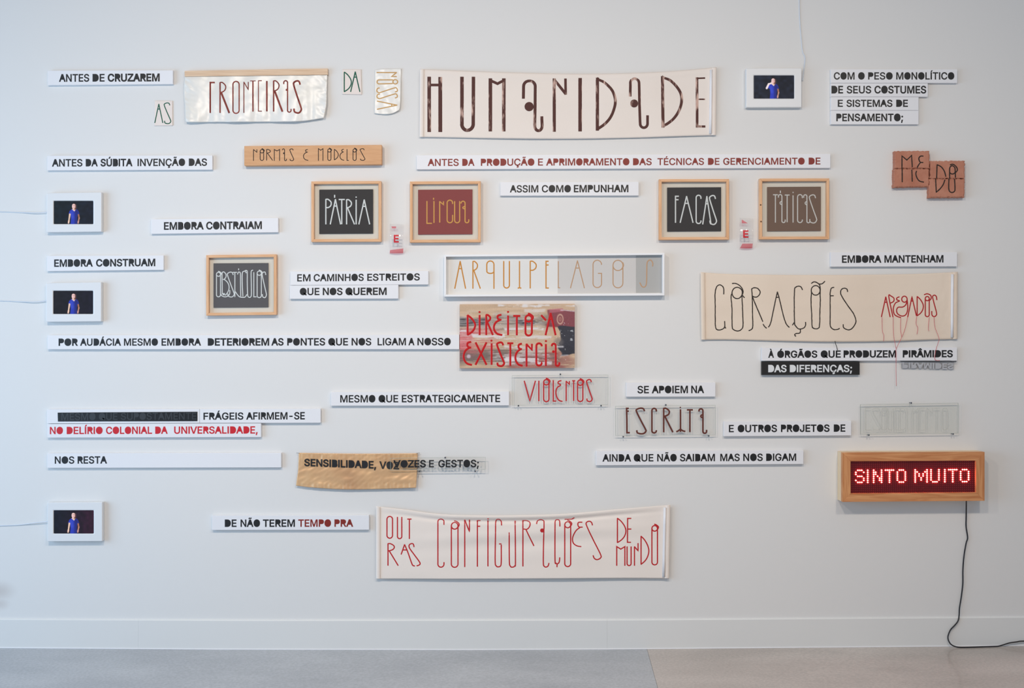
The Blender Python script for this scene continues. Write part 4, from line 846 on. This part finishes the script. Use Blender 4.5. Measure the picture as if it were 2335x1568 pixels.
C += raw(TE, [[(140, 240), (140, 972)], [(382, 235), (382, 962)], sp([(378, 240), (470, 290), (560, 370), (610, 450), (634, 560), (610, 680), (560, 790), (480, 880), (385, 945)]),
    [(842, 485), (845, 320)] + arc(905, 310, 62, 72, 180, 360)[1:] + [(972, 600), (980, 840)] + arc(1033, 870, 52, 58, 180, 0)[1:] + [(1085, 760)], [(1293, 212), (1302, 920)], sp([(1290, 215), (1400, 265), (1490, 350), (1550, 450), (1562, 560), (1530, 680), (1460, 790), (1380, 860), (1305, 905)]),
    [(1778, 228), (1780, 920)], [(1770, 237), (1888, 233)], [(1780, 530), (1888, 530)], [(1775, 911), (1890, 911)]])
cw += [7.2, 6.6, 5.8, 5.4, 6.2, 5.6, 5.4, 3.2, 3.0, 4.4]
drawn(C, cw, M['brown_paint'], t, lambda x, y: d_hum(x, y) + .0003, th=.0008, dots=[(940 + 1638 / 6.145, 140 + 632 / 6.145, 10.4), (1300 + 897 / 6.145, 140 + 588 / 6.145, 9)])

# CORAÇÕES APEGADOS banner
cor_top = curve1([(0, 620.4), (.1, 624.4), (.3, 626.6), (.6, 626.6), (.85, 624), (1, 619.6)])
cor_bot = curve1([(0, 774.6), (.1, 774.2), (.3, 777), (.5, 779), (.72, 778), (.88, 774.6), (1, 772.8)])
def d_cor(x, y):
    return max(.004, .012 + .003 * nz2(x * .3, y, .025, 3) + .005 * (1 - abs((y - 700) / 90)) + .003 * max(0, 1 - (2184 - x) / 60) * nz2(x, y, .12, 4))
t = hemmed('raw cotton banner sewn CORAÇÕES in dark thread and APEGADOS in red', 'cloth_banner', cor_top, cor_bot, lambda v: 1597.6 + 1.6 * v, lambda v: 2184 - .8 * v, d_cor, M['canvas2'], rod=True)
t['group'] = 'raw cotton banners'
T2 = (1590, 610, 7.532); T3 = (1880, 610, 7.297)
k2 = [[(455, 455), (455, 390), (440, 330), (390, 295), (340, 320), (315, 380), (305, 500), (308, 700), (308, 900), (312, 1010), (335, 1060), (385, 1070), (440, 1050), (470, 1010), (470, 920)], [(470, 1010), (488, 1040)],
    [(600, 440), (580, 500), (595, 700), (600, 1000), (620, 1060), (690, 1088), (750, 1065), (785, 1000), (780, 800), (768, 480)], [(600, 272), (660, 272), (730, 310), (775, 370), (785, 430), (765, 480)], [(770, 470), (808, 515)],
    [(885, 1080), (930, 1060), (952, 1010), (950, 800), (942, 500), (935, 365)], [(935, 365), (980, 345), (1040, 360), (1078, 410), (1070, 460), (1030, 500), (985, 505), (945, 490)], [(945, 500), (1050, 750), (1125, 925)], [(1130, 970), (1160, 1015), (1190, 1038)],
    [(1222, 1020), (1255, 965), (1290, 820), (1335, 600), (1375, 415)], [(1375, 415), (1430, 620), (1480, 830), (1525, 960), (1580, 1025)], [(1358, 510), (1388, 510)],
    [(1805, 380), (1785, 335), (1740, 318), (1695, 335), (1670, 380), (1665, 600), (1670, 940), (1690, 1000), (1730, 1045), (1780, 1052), (1835, 1030), (1860, 985), (1858, 935)], [(1670, 935), (1635, 985)], [(1770, 1052), (1770, 1110), (1740, 1128), (1700, 1130), (1672, 1150), (1690, 1178)],
    [(1960, 420), (1955, 600), (1965, 800), (1970, 1000), (1995, 1038), (2040, 1050), (2085, 1035), (2100, 990), (2105, 800), (2112, 600), (2110, 420)], [(1958, 270), (2000, 245), (2050, 255), (2095, 290), (2112, 350), (2108, 430)], [(2085, 280), (2140, 278), (2192, 235)]]
k3 = [[(160, 328), (120, 340), (98, 390), (95, 500), (95, 800), (95, 950), (115, 1000), (160, 1030), (215, 1028), (250, 1010)], [(100, 468), (150, 468)],
    [(385, 400), (375, 360), (335, 342), (285, 360), (268, 410), (290, 480), (380, 620), (480, 760), (520, 860), (515, 930), (460, 1010), (400, 1035), (340, 1015), (315, 985), (310, 945)]]
drawn([sp(s) for s in raw(T2, k2)] + raw(T2, [arc(685, 435, 88, 97, 0, 360, 28), arc(2033, 390, 76, 82, 0, 360, 28)]) + [sp(s) for s in raw(T3, k3)], 2.3, M['thread_dark'], t, d_cor, th=.0014, wob=.5, label='dark thread lettering')
k4 = [[(1140, 820), (1070, 480), (1110, 475), (1155, 510), (1150, 560), (1100, 590)], [(1245, 485), (1205, 505), (1205, 535), (1245, 555), (1180, 590), (1145, 680), (1160, 770), (1210, 810), (1270, 830)],
    [(1375, 530), (1385, 640), (1380, 720), (1350, 785), (1290, 805), (1220, 770), (1200, 710), (1225, 660), (1300, 655), (1350, 620), (1372, 560)], [(1660, 450), (1710, 435), (1765, 460), (1775, 510), (1745, 550)], [(1870, 535), (1860, 480), (1830, 458), (1800, 480), (1815, 560), (1862, 740), (1860, 790), (1825, 815), (1790, 790), (1785, 725)]]
drawn([sp(s) for s in raw(T3, k4)] + raw(T3, [arc(1330, 525, 45, 50, 0, 360, 20), [(1385, 820), (1455, 485), (1530, 800)], [(1440, 555), (1475, 555)]]) + row(T3, [('A', 948, 1092, 485, 818), ('D', 1542, 1645, 480, 800), ('O', 1677, 1743, 480, 815)]) + raw(T3, [arc(1710, 515, 33, 35, 0, 180, 10)]), 2.4, M['thread_red'], t, d_cor, th=.0016, label='red thread lettering')
k5 = [[(960, 825), (965, 1050), (988, 1120), (985, 1225)], [(1145, 820), (1146, 1000), (1155, 1150), (1190, 1340)], [(1270, 840), (1268, 1020), (1285, 1150)], [(1385, 820), (1340, 1020), (1285, 1160), (1195, 1350), (1192, 1420), (1190, 1700), (1195, 1970)],
    [(1535, 810), (1525, 930), (1553, 1000), (1540, 1105)], [(1745, 820), (1730, 1000), (1740, 1055)], [(1825, 815), (1840, 990), (1905, 1170), (1890, 1260), (1860, 1350), (1835, 1480), (1850, 1540), (1920, 1545)]]
for s in k5: tube('loose_thread', spline3([at(1880 + x / 7.297, 610 + y / 7.297, .0225 if y < 1980 else .003) for x, y in s], 5), .0011, M['thread_fine'], t, seg=5)
tube('loose_thread', spline3([at(1904, 777, .020), at(1905.5, 784, .021), at(1908, 790, .0225), at(1909.5, 798, .0225)], 4), .0016, M['thread_dark'], t, seg=6, label='dark loose thread')

# OUTRAS CONFIGURAÇÕES DE MUNDO banner
out_top = curve1([(0, 1154), (.1, 1161.4), (.22, 1171.6), (.35, 1174.4), (.5, 1174), (.65, 1170.6), (.82, 1160.6), (1, 1150.6)])
out_bot = curve1([(0, 1319.2), (.3, 1319.4), (.6, 1318.6), (.85, 1317.6), (1, 1318.4)])
def d_out(x, y):
    u = min(1, max(0, (x - 857) / 671)); k = math.sin(math.pi * u); yy = y - out_top(u)
    fold = -.010 * k * math.exp(-((yy - 13) / 5) ** 2) + .009 * k * math.exp(-((yy - 4) / 7) ** 2) - .006 * k * math.exp(-((y - 1240 + 40 * (u - .5) - 0) / 16) ** 2) + .005 * k * math.exp(-((y - 1216 + 40 * (u - .5)) / 14) ** 2)
    return max(.003, .016 + .006 * k + fold + .002 * nz2(x * .3, y, .03, 2))
t = hemmed('large cotton banner low on the wall, red OUTRAS CONFIGURAÇÕES DE MUNDO', 'cloth_banner', out_top, out_bot, lambda v: 857.4, lambda v: 1528.6 - 3 * v, d_out, M['canvas'], rod=True, nz=70)
t['group'] = 'raw cotton banners'
TQ = (840, 1140, 6.486); TR = (1180, 1140, 6.311)
so = row(TQ, [('O', 275, 357, 240, 562), ('U', 430, 494, 250, 568), ('T', 578, 635, 280, 570), ('R', 290, 440, 642, 965), ('C', 1028, 1118, 275, 990), ('Q', 1227, 1325, 330, 992), ('N', 1425, 1495, 292, 985), ('F', 1612, 1655, 297, 980), ('I', 1766, 1770, 300, 975)]) + \
    [s if len(s) < 4 else sp(s) for s in raw(TQ, [[(485, 800), (535, 655)], [(535, 655), (580, 760), (640, 930), (660, 965), (685, 972)], [(515, 735), (560, 735)], [(675, 690), (665, 650), (640, 640), (605, 660), (610, 710), (685, 815), (760, 920), (755, 955), (715, 970)],
    [(1970, 370), (1960, 300), (1920, 278), (1885, 310), (1880, 500), (1875, 900), (1890, 970), (1920, 985), (1955, 970), (1965, 900), (1965, 660)], [(1965, 645), (1935, 645)], [(2082, 480), (2085, 900), (2100, 975), (2130, 990), (2165, 970), (2175, 900), (2170, 305)]])] + \
    [s if len(s) < 3 else sp(s) for s in raw(TR, [[(78, 290), (78, 950)], [(78, 290), (130, 290), (175, 320), (180, 360), (160, 400), (130, 420), (90, 415)], [(125, 430), (235, 655)],
    [(275, 340), (290, 295), (330, 275), (370, 290), (382, 340), (375, 600), (372, 900), (385, 950), (412, 962), (440, 945), (452, 905)], [(610, 375), (605, 300), (575, 275), (545, 300), (540, 400), (540, 860), (555, 905), (575, 915), (600, 890), (608, 825)], [(570, 915), (568, 960)],
    [(680, 272), (780, 272)], [(780, 272), (815, 250)], [(930, 318), (880, 320), (868, 350), (885, 385), (935, 388)], [(900, 392), (840, 440), (795, 530), (800, 610), (850, 655), (915, 668)],
    [(1078, 358), (1065, 320), (1030, 303), (990, 325), (1000, 380), (1100, 590), (1195, 780), (1195, 830), (1145, 855), (1105, 835), (1088, 795)]])] + \
    row(TR, [('Q', 680, 765, 312, 955), ('D', 1438, 1560, 260, 610), ('M', 1428, 1545, 668, 940), ('U', 1577, 1635, 668, 940), ('D', 1778, 1890, 518, 922), ('Q', 1934, 2014, 365, 930)]) + raw(TR, [[(1635, 262), (1585, 262), (1582, 606), (1630, 606)], [(1585, 415), (1635, 415)], [(1683, 940), (1683, 668)], [(1683, 668), (1735, 728), (1735, 620)]])
drawn(so, 2.5, M['crimson'], t, lambda x, y: d_out(x, y) + .0002, th=.0008, dots=[(840 + 1770 / 6.486, 1140 + 272 / 6.486, 1.8)] + [(1180 + 355 / 6.311, 1140 + 435 / 6.311, 4.6)])

# copper cloth with SENSIBILIDADE, VOZES
def d_gold(x, y):
    u = (x - 680) / 270; v = (y - 1033) / 80
    return max(.003, .010 + .010 * max(0, v) + .0030 * nz2(x * .5, y * 2.0, .035, 2) + .0016 * nz2(x + y, y, .09, 5) + .0024 * nz2(x * 1.6, y * .2, .11, 8) * (1 if v < .2 or v > .85 else .12) + .006 * max(0, v) * max(0, (u - .8)) / .2)
g_top = curve1([(0, 1032), (.1, 1032.6), (.5, 1034), (.9, 1033.4), (1, 1033)]); g_bot = curve1([(0, 1106.8), (.15, 1111.4), (.4, 1115.2), (.7, 1114.4), (1, 1111.6)])
t = thing('satin_banner', 'wrinkled copper satin cloth printed SENSIBILIDADE in black', 'banner', at(815, 1115, 0))
cloth('cloth', g_top, g_bot, curve1([(0, 681), (.5, 679.6), (.8, 676.6), (1, 674.8)]), curve1([(0, 952.4), (.5, 951), (1, 948.6)]), d_gold, M['gold'], t, nx=150, nz=50)
lettering([('SENSIBILIDADE,', 693.6, 857.6, 10), ('VOZ', 865, 910, 8)], (693.6, 1046, 1061.6, 857.6, 1051.6, 1067.4), M['black'], t, 0, dfun=lambda x, y: d_gold(x, y) + .0018)
for x in (680, 952): tube('pin', [at(x - 4 if x < 700 else x + 5, 1032.2, .012), at(x + (3 if x < 700 else -3), 1033, .016)], .0010, M['metal'], t, seg=6)

# ------------------------------------------------------------------ clear plates
def pin(x, y, d, t):
    p = at(x, y, 0); V = []; n = 12; b = MB()
    for r, yy in ((.0020, 0), (.0020, -d - .004), (.0042, -d - .004), (.0042, -d - .0075), (.0030, -d - .0085)):
        V += [(p.x + r * math.cos(6.2832 * j / n), yy, p.z + r * math.sin(6.2832 * j / n)) for j in range(n)]
    f = [[i * n + j, i * n + (j + 1) % n, (i + 1) * n + (j + 1) % n, (i + 1) * n + j] for i in range(4) for j in range(n)] + [[4 * n + j for j in range(n)]]
    b.add(V, f); b.build('pin', M['metal'], t)
def plate(label, q, pins, d=.022, m='plate'):
    t = thing('glass_plate', label, 'glass plate', at((q[0][0] + q[1][0]) / 2, max(q[2][1], q[3][1]), 0), 'clear plates pinned to the wall')
    slab('plate', q, d - .003, d, M[m], t, bevel=0)
    # ground edges
    e = .55
    for k in range(4):
        a, c = q[k], q[(k + 1) % 4]; cx = sum(p[0] for p in q) / 4; cy = sum(p[1] for p in q) / 4
        ins = lambda p: (p[0] + math.copysign(e, cx - p[0]), p[1] + math.copysign(e, cy - p[1]))
        b = MB(); b.prism(quad_xz([a, c, ins(c), ins(a)], d), d - .0032, d + .0002); b.build('polished_edge', M['plate_edge'], t)
    for x, y in pins: pin(x, y, d, t)
    return t
TV = (1160, 845, 9.729); TS = (1395, 915, 9.53)
t = plate('clear plate painted VIOLENTOS in red', [(1167.6, 855.4), (1387, 854.4), (1386.6, 922.6), (1167.8, 924)], [(1277.3, 852.6), (1182, 924), (1369.6, 924)])
drawn(row(TV, [('V', 345, 592, 225, 665), ('I', 662, 675, 225, 670), ('Q', 775, 893, 195, 685), ('L', 988, 1050, 212, 672), ('n', 1275, 1345, 232, 668), ('T', 1412, 1470, 222, 665), ('Q', 1528, 1645, 205, 682), ('S', 1728, 1850, 195, 682)]) +
    [sp(s) for s in raw(TV, [[(1165, 220), (1110, 235), (1095, 275), (1150, 315), (1080, 370), (1048, 450), (1060, 560), (1110, 650), (1190, 680)]])], 2.6, M['crimson'], t, .022)
t = plate('clear plate painted ESCRITA in dark brown', [(1403, 925.6), (1631.4, 923.2), (1631.2, 991.2), (1403.4, 993)], [(1516.6, 922.2), (1420, 994.4), (1614, 992.4)])
drawn(row(TS, [('S', 533, 742, 145, 702), ('C', 872, 968, 150, 682), ('R', 1128, 1326, 150, 665), ('I', 1487, 1499, 175, 655), ('T', 1637, 1758, 182, 660), ('2', 1895, 2060, 160, 690)]) +
    raw(TS, [[(365, 150), (322, 150), (328, 400), (330, 678), (388, 678)], [(330, 210), (366, 210)]]) + [sp(s) for s in raw(TS, [[(1495, 600), (1440, 640), (1405, 655)], [(1495, 600), (1540, 635), (1595, 650)]])], 3.3, M['umber'], t, .022, dots=[(1395 + 1490 / 9.53, 915 + 130 / 9.53, 1.7)])
TZ = (1950, 905, 9.34)
t = plate('tinted clear plate with ghostly etched ESQUECIMENTO, above the lit sign', [(1961.6, 921.8), (2185.4, 918.4), (2185.2, 987.6), (1961.8, 990.4)], [(2073.6, 917.6), (1977.4, 990.6), (2168.6, 988.2)], m='plate2')
lt = 'ESQUECiMENTO'; xs = [220, 370, 560, 700, 860, 950, 1095, 1230, 1370, 1530, 1690, 1860]
drawn(row(TZ, [({'E': '['}.get(c, c), x, x + (24 if c == 'i' else 110 if c != 'S' else 180), 235, 700) for c, x in zip(lt, xs)]), .75, M['etch'], t, .022, th=.0003)
t = plate('small clear plate lettered VOZES E GESTOS, overlapping the copper cloth', [(890, 1044), (1107.4, 1042), (1107.4, 1070), (890, 1071.6)], [(1016, 1041.4), (957.7, 1072.4), (1084, 1072.4)], d=.034)
lettering([('VOZES', 896.7, 971.1, 12), ('E', 978.3, 989.6, 5), ('GESTOS;', 999.5, 1092, 7)], (897, 1049.6, 1065, 1092, 1048.2, 1064.4), M['black'], t, .034)

# ------------------------------------------------------------------ bent clear strips with red E
def strip(label, x0, x1, y0, y1, lx0, lx1, ly0, ly1, wedge, lowband):
    H = y1 - y0
    def df(x, y):
        v = (y - y0) / H; return .008 + .030 * math.sin(math.pi * min(1, max(0, v))) ** .8 + .006 * math.sin((x - x0) / (x1 - x0) * math.pi)
    t = thing('bent_strip', label, 'acrylic strip', at((x0 + x1) / 2, y1, 0), 'bent clear strips with a red E')
    cloth('strip', lambda u: y0 + 2 * u, lambda u: y1 - 1.5 * u, lambda v: x0, lambda v: x1, df, M['film'], t, nx=14, nz=34, th=.0012)
    lettering([('E', lx0, lx1, 14)], (lx0, ly0, ly1, lx1, ly0, ly1), M['red'], t, 0, dfun=lambda x, y: df(x, y) + .0006)
    for q in (wedge, lowband):
        b = MB(); n = 8; V = []
        for j in range(5):
            for i in range(n + 1):
                u = i / n; v = j / 4
                x = (q[0][0] * (1 - u) + q[1][0] * u) * (1 - v) + (q[3][0] * (1 - u) + q[2][0] * u) * v; y = (q[0][1] * (1 - u) + q[1][1] * u) * (1 - v) + (q[3][1] * (1 - u) + q[2][1] * u) * v
                V.append(at(x, y, df(x, y) + .0012))
        b.add(V, [[j * (n + 1) + i, (j + 1) * (n + 1) + i, (j + 1) * (n + 1) + i + 1, j * (n + 1) + i + 1] for j in range(4) for i in range(n)])
        b.build('red_band', M['film_red'], t, smooth=True)
    return t
strip('bent clear strip with red E between the PÁTRIA and LÍNGUA prints', 889.6, 920.4, 510.6, 578, 897.8, 909.4, 536, 552, [(892.6, 516), (903, 516), (903.5, 520.4), (894, 520.4)], [(889.4, 570), (919.6, 566.2), (919.4, 577), (888.6, 577.4)])
strip('bent clear strip with red E between the FACAS and TÁTICAS prints', 1686.4, 1717.4, 497, 567.4, 1694.4, 1706.8, 525.6, 541, [(1691.4, 500.6), (1692.4, 500.8), (1705.4, 509), (1691.4, 508.8)], [(1692.6, 555.4), (1716.6, 555.2), (1715, 566), (1687.4, 566)])
# curled film hanging below PIRÂMIDES, letters showing through upside down
t = thing('curled_film', 'grey see-through film curling below the word PIRÂMIDES', 'film', at(2115, 846, 0))
dfc = lambda x, y: .021 - .012 * min(1, max(0, (y - 823) / 16)) + .002 * nz2(x, y, .08, 3)
cloth('film', lambda u: 823.4 + .4 * u, lambda u: 840.5 + 2.5 * u, lambda v: 2054.5, lambda v: 2175.5, dfc, clear_mat('smoky_film', (.92, .925, .935), rough=.3, haze=.05, hazecol=(150, 152, 158)), t, nx=50, nz=10, th=.0006)
lettering([('PIRAMIDES', 2058, 2174, 10)], (2058, 838.6, 826.6, 2174, 841, 828.4), mat('pale_film_letter', (190, 192, 197), .4), t, 0, dfun=lambda x, y: dfc(x, y) + .0006)
tube('film_edge', spline3([at(2053, 823.6, .022), at(2090, 823.4, .023), at(2135, 823.6, .023), at(2162, 822.8, .022), at(2172, 824.6, .020), at(2181, 823.2, .02)], 6), .0016, M['black'], t, seg=6)

# ------------------------------------------------------------------ bricks
def brick(label, q, d, strokes, seed):
    t = thing('brick', label, 'brick', at(sum(p[0] for p in q) / 4, max(q[2][1], q[3][1]), 0), 'four lettered bricks')
    nx, ny = 40, 20; b = MB(); V = []; rng = random.Random(seed)
    def pos(u, v, dd):
        x = (q[0][0] * (1 - u) + q[1][0] * u) * (1 - v) + (q[3][0] * (1 - u) + q[2][0] * u) * v
        y = (q[0][1] * (1 - u) + q[1][1] * u) * (1 - v) + (q[3][1] * (1 - u) + q[2][1] * u) * v
        ed = min(u, 1 - u, (v) * .5, (1 - v) * .5); e = max(0, 1 - ed / .03)
        dx = nz2(x * 1.0, y, .22, seed) * 1.5; dy = (nz2(x, y, .2, seed + 9) + .6 * nz2(x, y, .5, seed + 4)) * 1.6
        return at(x + dx * (ed < .04), y + dy * (ed < .04), dd - .007 * e * e * (.7 + .9 * nz2(x, y, .3, seed + 3)) + .0006 * nz2(x, y, .2, seed + 5))
    for j in range(ny + 1):
        for i in range(nx + 1): V.append(pos(i / nx, j / ny, d))
    n = len(V); W = nx + 1
    f = [[j * W + i, (j + 1) * W + i, (j + 1) * W + i + 1, j * W + i + 1] for j in range(ny) for i in range(nx)]
    rim = [i for i in range(W)] + [(j + 1) * W - 1 for j in range(1, ny + 1)] + [ny * W + i for i in range(nx - 1, -1, -1)] + [j * W for j in range(ny - 1, 0, -1)]
    V += [Vector((V[r].x, -.001, V[r].z)) for r in rim]; L = len(rim)
    f += [[rim[i], rim[(i + 1) % L], n + (i + 1) % L, n + i] for i in range(L)] + [[n + i for i in range(L)]]
    b.add(V, f); b.build('brick_body', M['brick'], t)
    drawn(strokes, 2.5, M['burnt'], t, d, th=.0012)
TH = (2000, 320, 9.729); db = .036
brick('upper left brick, carved with the top halves of M and E', [(2040, 344.4), (2119.4, 344), (2119.6, 383.6), (2040.4, 384.4)], db,
    raw(TH, [[(552, 620), (552, 345), (660, 435), (765, 335), (780, 590)]]) + [sp(raw(TH, [[(1025, 350), (965, 350), (925, 400), (955, 480), (1020, 490)]])[0]), sp(raw(TH, [[(965, 490), (930, 530), (890, 600)]])[0])], 2)
brick('lower left brick, carved with the bottom halves of M and E', [(2038.4, 385), (2118.4, 384.6), (2118, 425.6), (2038, 427)], db,
    raw(TH, [[(556, 640), (558, 920)], [(770, 650), (780, 910)]]) + [sp(raw(TH, [[(875, 680), (860, 740), (885, 830), (940, 900), (1035, 925)]])[0])], 5)
brick('upper right brick, carved with the top halves of D and O', [(2120.6, 366.8), (2199.8, 366.4), (2199.6, 407.2), (2120.4, 407.4)], db,
    raw(TH, [[(1322, 830), (1330, 540)]]) + [sp(raw(TH, [[(1330, 540), (1420, 585), (1490, 680), (1525, 800)]])[0]), sp(raw(TH, [[(1610, 840), (1608, 640), (1630, 580), (1670, 562), (1715, 590), (1730, 640), (1738, 820)]])[0]),
        raw(TH, [arc(1670, 690, 62, 55, 0, 180)])[0], sp(raw(TH, [[(1620, 540), (1690, 532), (1760, 590), (1780, 660), (1735, 720)]])[0])], 8)
brick('lower right brick, carved with the bottom halves of D and O', [(2118.8, 408), (2199.6, 407.8), (2199, 449.6), (2118.2, 450.6)], db,
    raw(TH, [[(1300, 860), (1312, 1150)]]) + [sp(raw(TH, [[(1312, 1150), (1400, 1070), (1465, 980), (1505, 875)]])[0]), sp(raw(TH, [[(1592, 860), (1590, 1060), (1610, 1130), (1662, 1155), (1715, 1130), (1728, 1060), (1718, 860)]])[0])], 12)

# ------------------------------------------------------------------ LED sign
t = thing('led_sign', 'wooden box sign with glowing red dots reading SINTO MUITO', 'sign', at(2080, 1143, 0))
d = .090; dl = .078
O = [(1921, 1031.6), (2245.2, 1030), (2245.2, 1141.4), (1921, 1144)]; I = [(1939.6, 1051.4), (2225.4, 1049.6), (2225.6, 1122.4), (1939.8, 1124.6)]
for k in range(4): slab('frame_rail' if k % 2 == 0 else 'frame_stile', [O[k], O[(k + 1) % 4], I[(k + 1) % 4], I[k]], .062, d, M['cedar'] if k % 2 == 0 else M['cedar_up'], t, bevel=.0008)
# box body behind the front frame (same outline as the frame, so carried straight back)
def ring_at(q, dd): return [(p.x, p.z) for p in (at(x, y, dd) for x, y in q)]
o = ring_at(O, d); w_ = .014
cx = sum(p[0] for p in o) / 4; cz = sum(p[1] for p in o) / 4
inn = [(x + math.copysign(w_, cx - x), z + math.copysign(w_, cz - z)) for x, z in o]
for k in range(4):
    b = MB(); b.prism([o[k], o[(k + 1) % 4], inn[(k + 1) % 4], inn[k]], .001, .0618); b.build('box_side', M['cedar_side'], t)
led_base = mat('dark_red_panel', (92, 3, 14), .35)
e = MB(); e.prism(quad_xz([(I[0][0] - 3, I[0][1] - 3), (I[1][0] + 3, I[1][1] - 3), (I[2][0] + 3, I[2][1] + 3), (I[3][0] - 3, I[3][1] + 3)], dl), dl - .012, dl - .0035)
pn = e.build('led_panel', led_base, t)
font = {'S': ['.###.', '#...#', '#....', '.###.', '....#', '#...#', '.###.'], 'I': ['#'] * 7, 'N': ['#...#', '##..#', '##..#', '#.#.#', '#..##', '#..##', '#...#'],
    'T': ['#####'] + ['..#..'] * 6, 'O': ['.###.'] + ['#...#'] * 5 + ['.###.'], 'M': ['#.....#', '##...##', '#.#.#.#', '#.#.#.#', '#..#..#', '#..#..#', '#.....#'], 'U': ['#...#'] * 6 + ['.###.']}
lit = set()
for ch, c0 in (('S', 2), ('I', 8), ('N', 11), ('T', 17), ('O', 23), ('M', 32), ('U', 40), ('I', 47), ('T', 49), ('O', 55)):
    for r, ln in enumerate(font[ch]):
        for c, v in enumerate(ln):
            if v == '#': lit.add((c0 + c, r + 4))
on = MB(); off = MB()
def led(b, x, y, r, h):
    p = at(x, y, dl - .0035); n = 8; V = []
    for rr, hh in ((r, 0), (r * .95, h * .5), (r * .6, h * .9)):
        V += [(p.x + rr * math.cos(6.2832 * j / n), -(dl - .0035) - hh, p.z + rr * math.sin(6.2832 * j / n)) for j in range(n)]
    V.append((p.x, -(dl - .0035) - h, p.z))
    f = [[i * n + j, i * n + (j + 1) % n, (i + 1) * n + (j + 1) % n, (i + 1) * n + j] for i in range(2) for j in range(n)] + [[2 * n + j, 2 * n + (j + 1) % n, 3 * n] for j in range(n)]
    b.add(V, f)
for c in range(63):
    for r in range(16):
        u = (c + .5) / 63.4 + .002; x = I[0][0] + (I[1][0] - I[0][0]) * u; yt = I[0][1] + (I[1][1] - I[0][1]) * u; yb = I[3][1] + (I[2][1] - I[3][1]) * u
        y = yt + (yb - yt) * (r + .5) / 16
        if (c, r) in lit: led(on, x, y, .0037, .0062)
        else: led(off, x, y, .0020, .0022)
on.build('lit_leds', emit_mat('lit_led', (1.0, .10, .08), 22.0), pn, smooth=True, kind='stuff')
off.build('unlit_leds', mat('unlit_led', (150, 30, 46), .3), pn, smooth=True, kind='stuff')
cord = [(2203.4, 1141, .055), (2203.4, 1150, .03), (2203.2, 1176, .010), (2203, 1200, .008), (2206.4, 1225, .008), (2203, 1238, .008), (2198, 1268, .008), (2195.6, 1300, .008), (2195.4, 1330, .008), (2192, 1360, .008), (2188, 1385, .010), (2187, 1402, .014), (2184.5, 1415, .018),
    (2177, 1425, .020), (2167, 1436, .020), (2161.5, 1452, .022)]
P3 = [at(x, y, dd) for x, y, dd in cord]
def on_floor(px, py, lift=.0035):
    k = (ZC - lift) / ((py - 784)); dist = k * F; return Vector(((px - 1167.5) * k, -D + dist, lift))
def floor_pt(px, y, lift=.004):
    k = (D + y) / F; x = (px - 1167.5) * k; return Vector((x, y, floor_z(x) + lift))
P3 += [floor_pt(2165.5, -.030, .024), floor_pt(2174, -.038, .010), floor_pt(2187, -.044), floor_pt(2205, -.047), floor_pt(2236, -.040), floor_pt(2264, -.034), floor_pt(2277, -.030, .0045), floor_pt(2288, -.026, .010), floor_pt(2302, -.024, .019), floor_pt(2318, -.024, .024), floor_pt(2335, -.024, .028), floor_pt(2400, -.026, .026), floor_pt(2480, -.04, .012), floor_pt(2560, -.06)]
tube('cord', spline3(P3, 6), .0034, M['cord'], t, seg=8, label='black power cord')
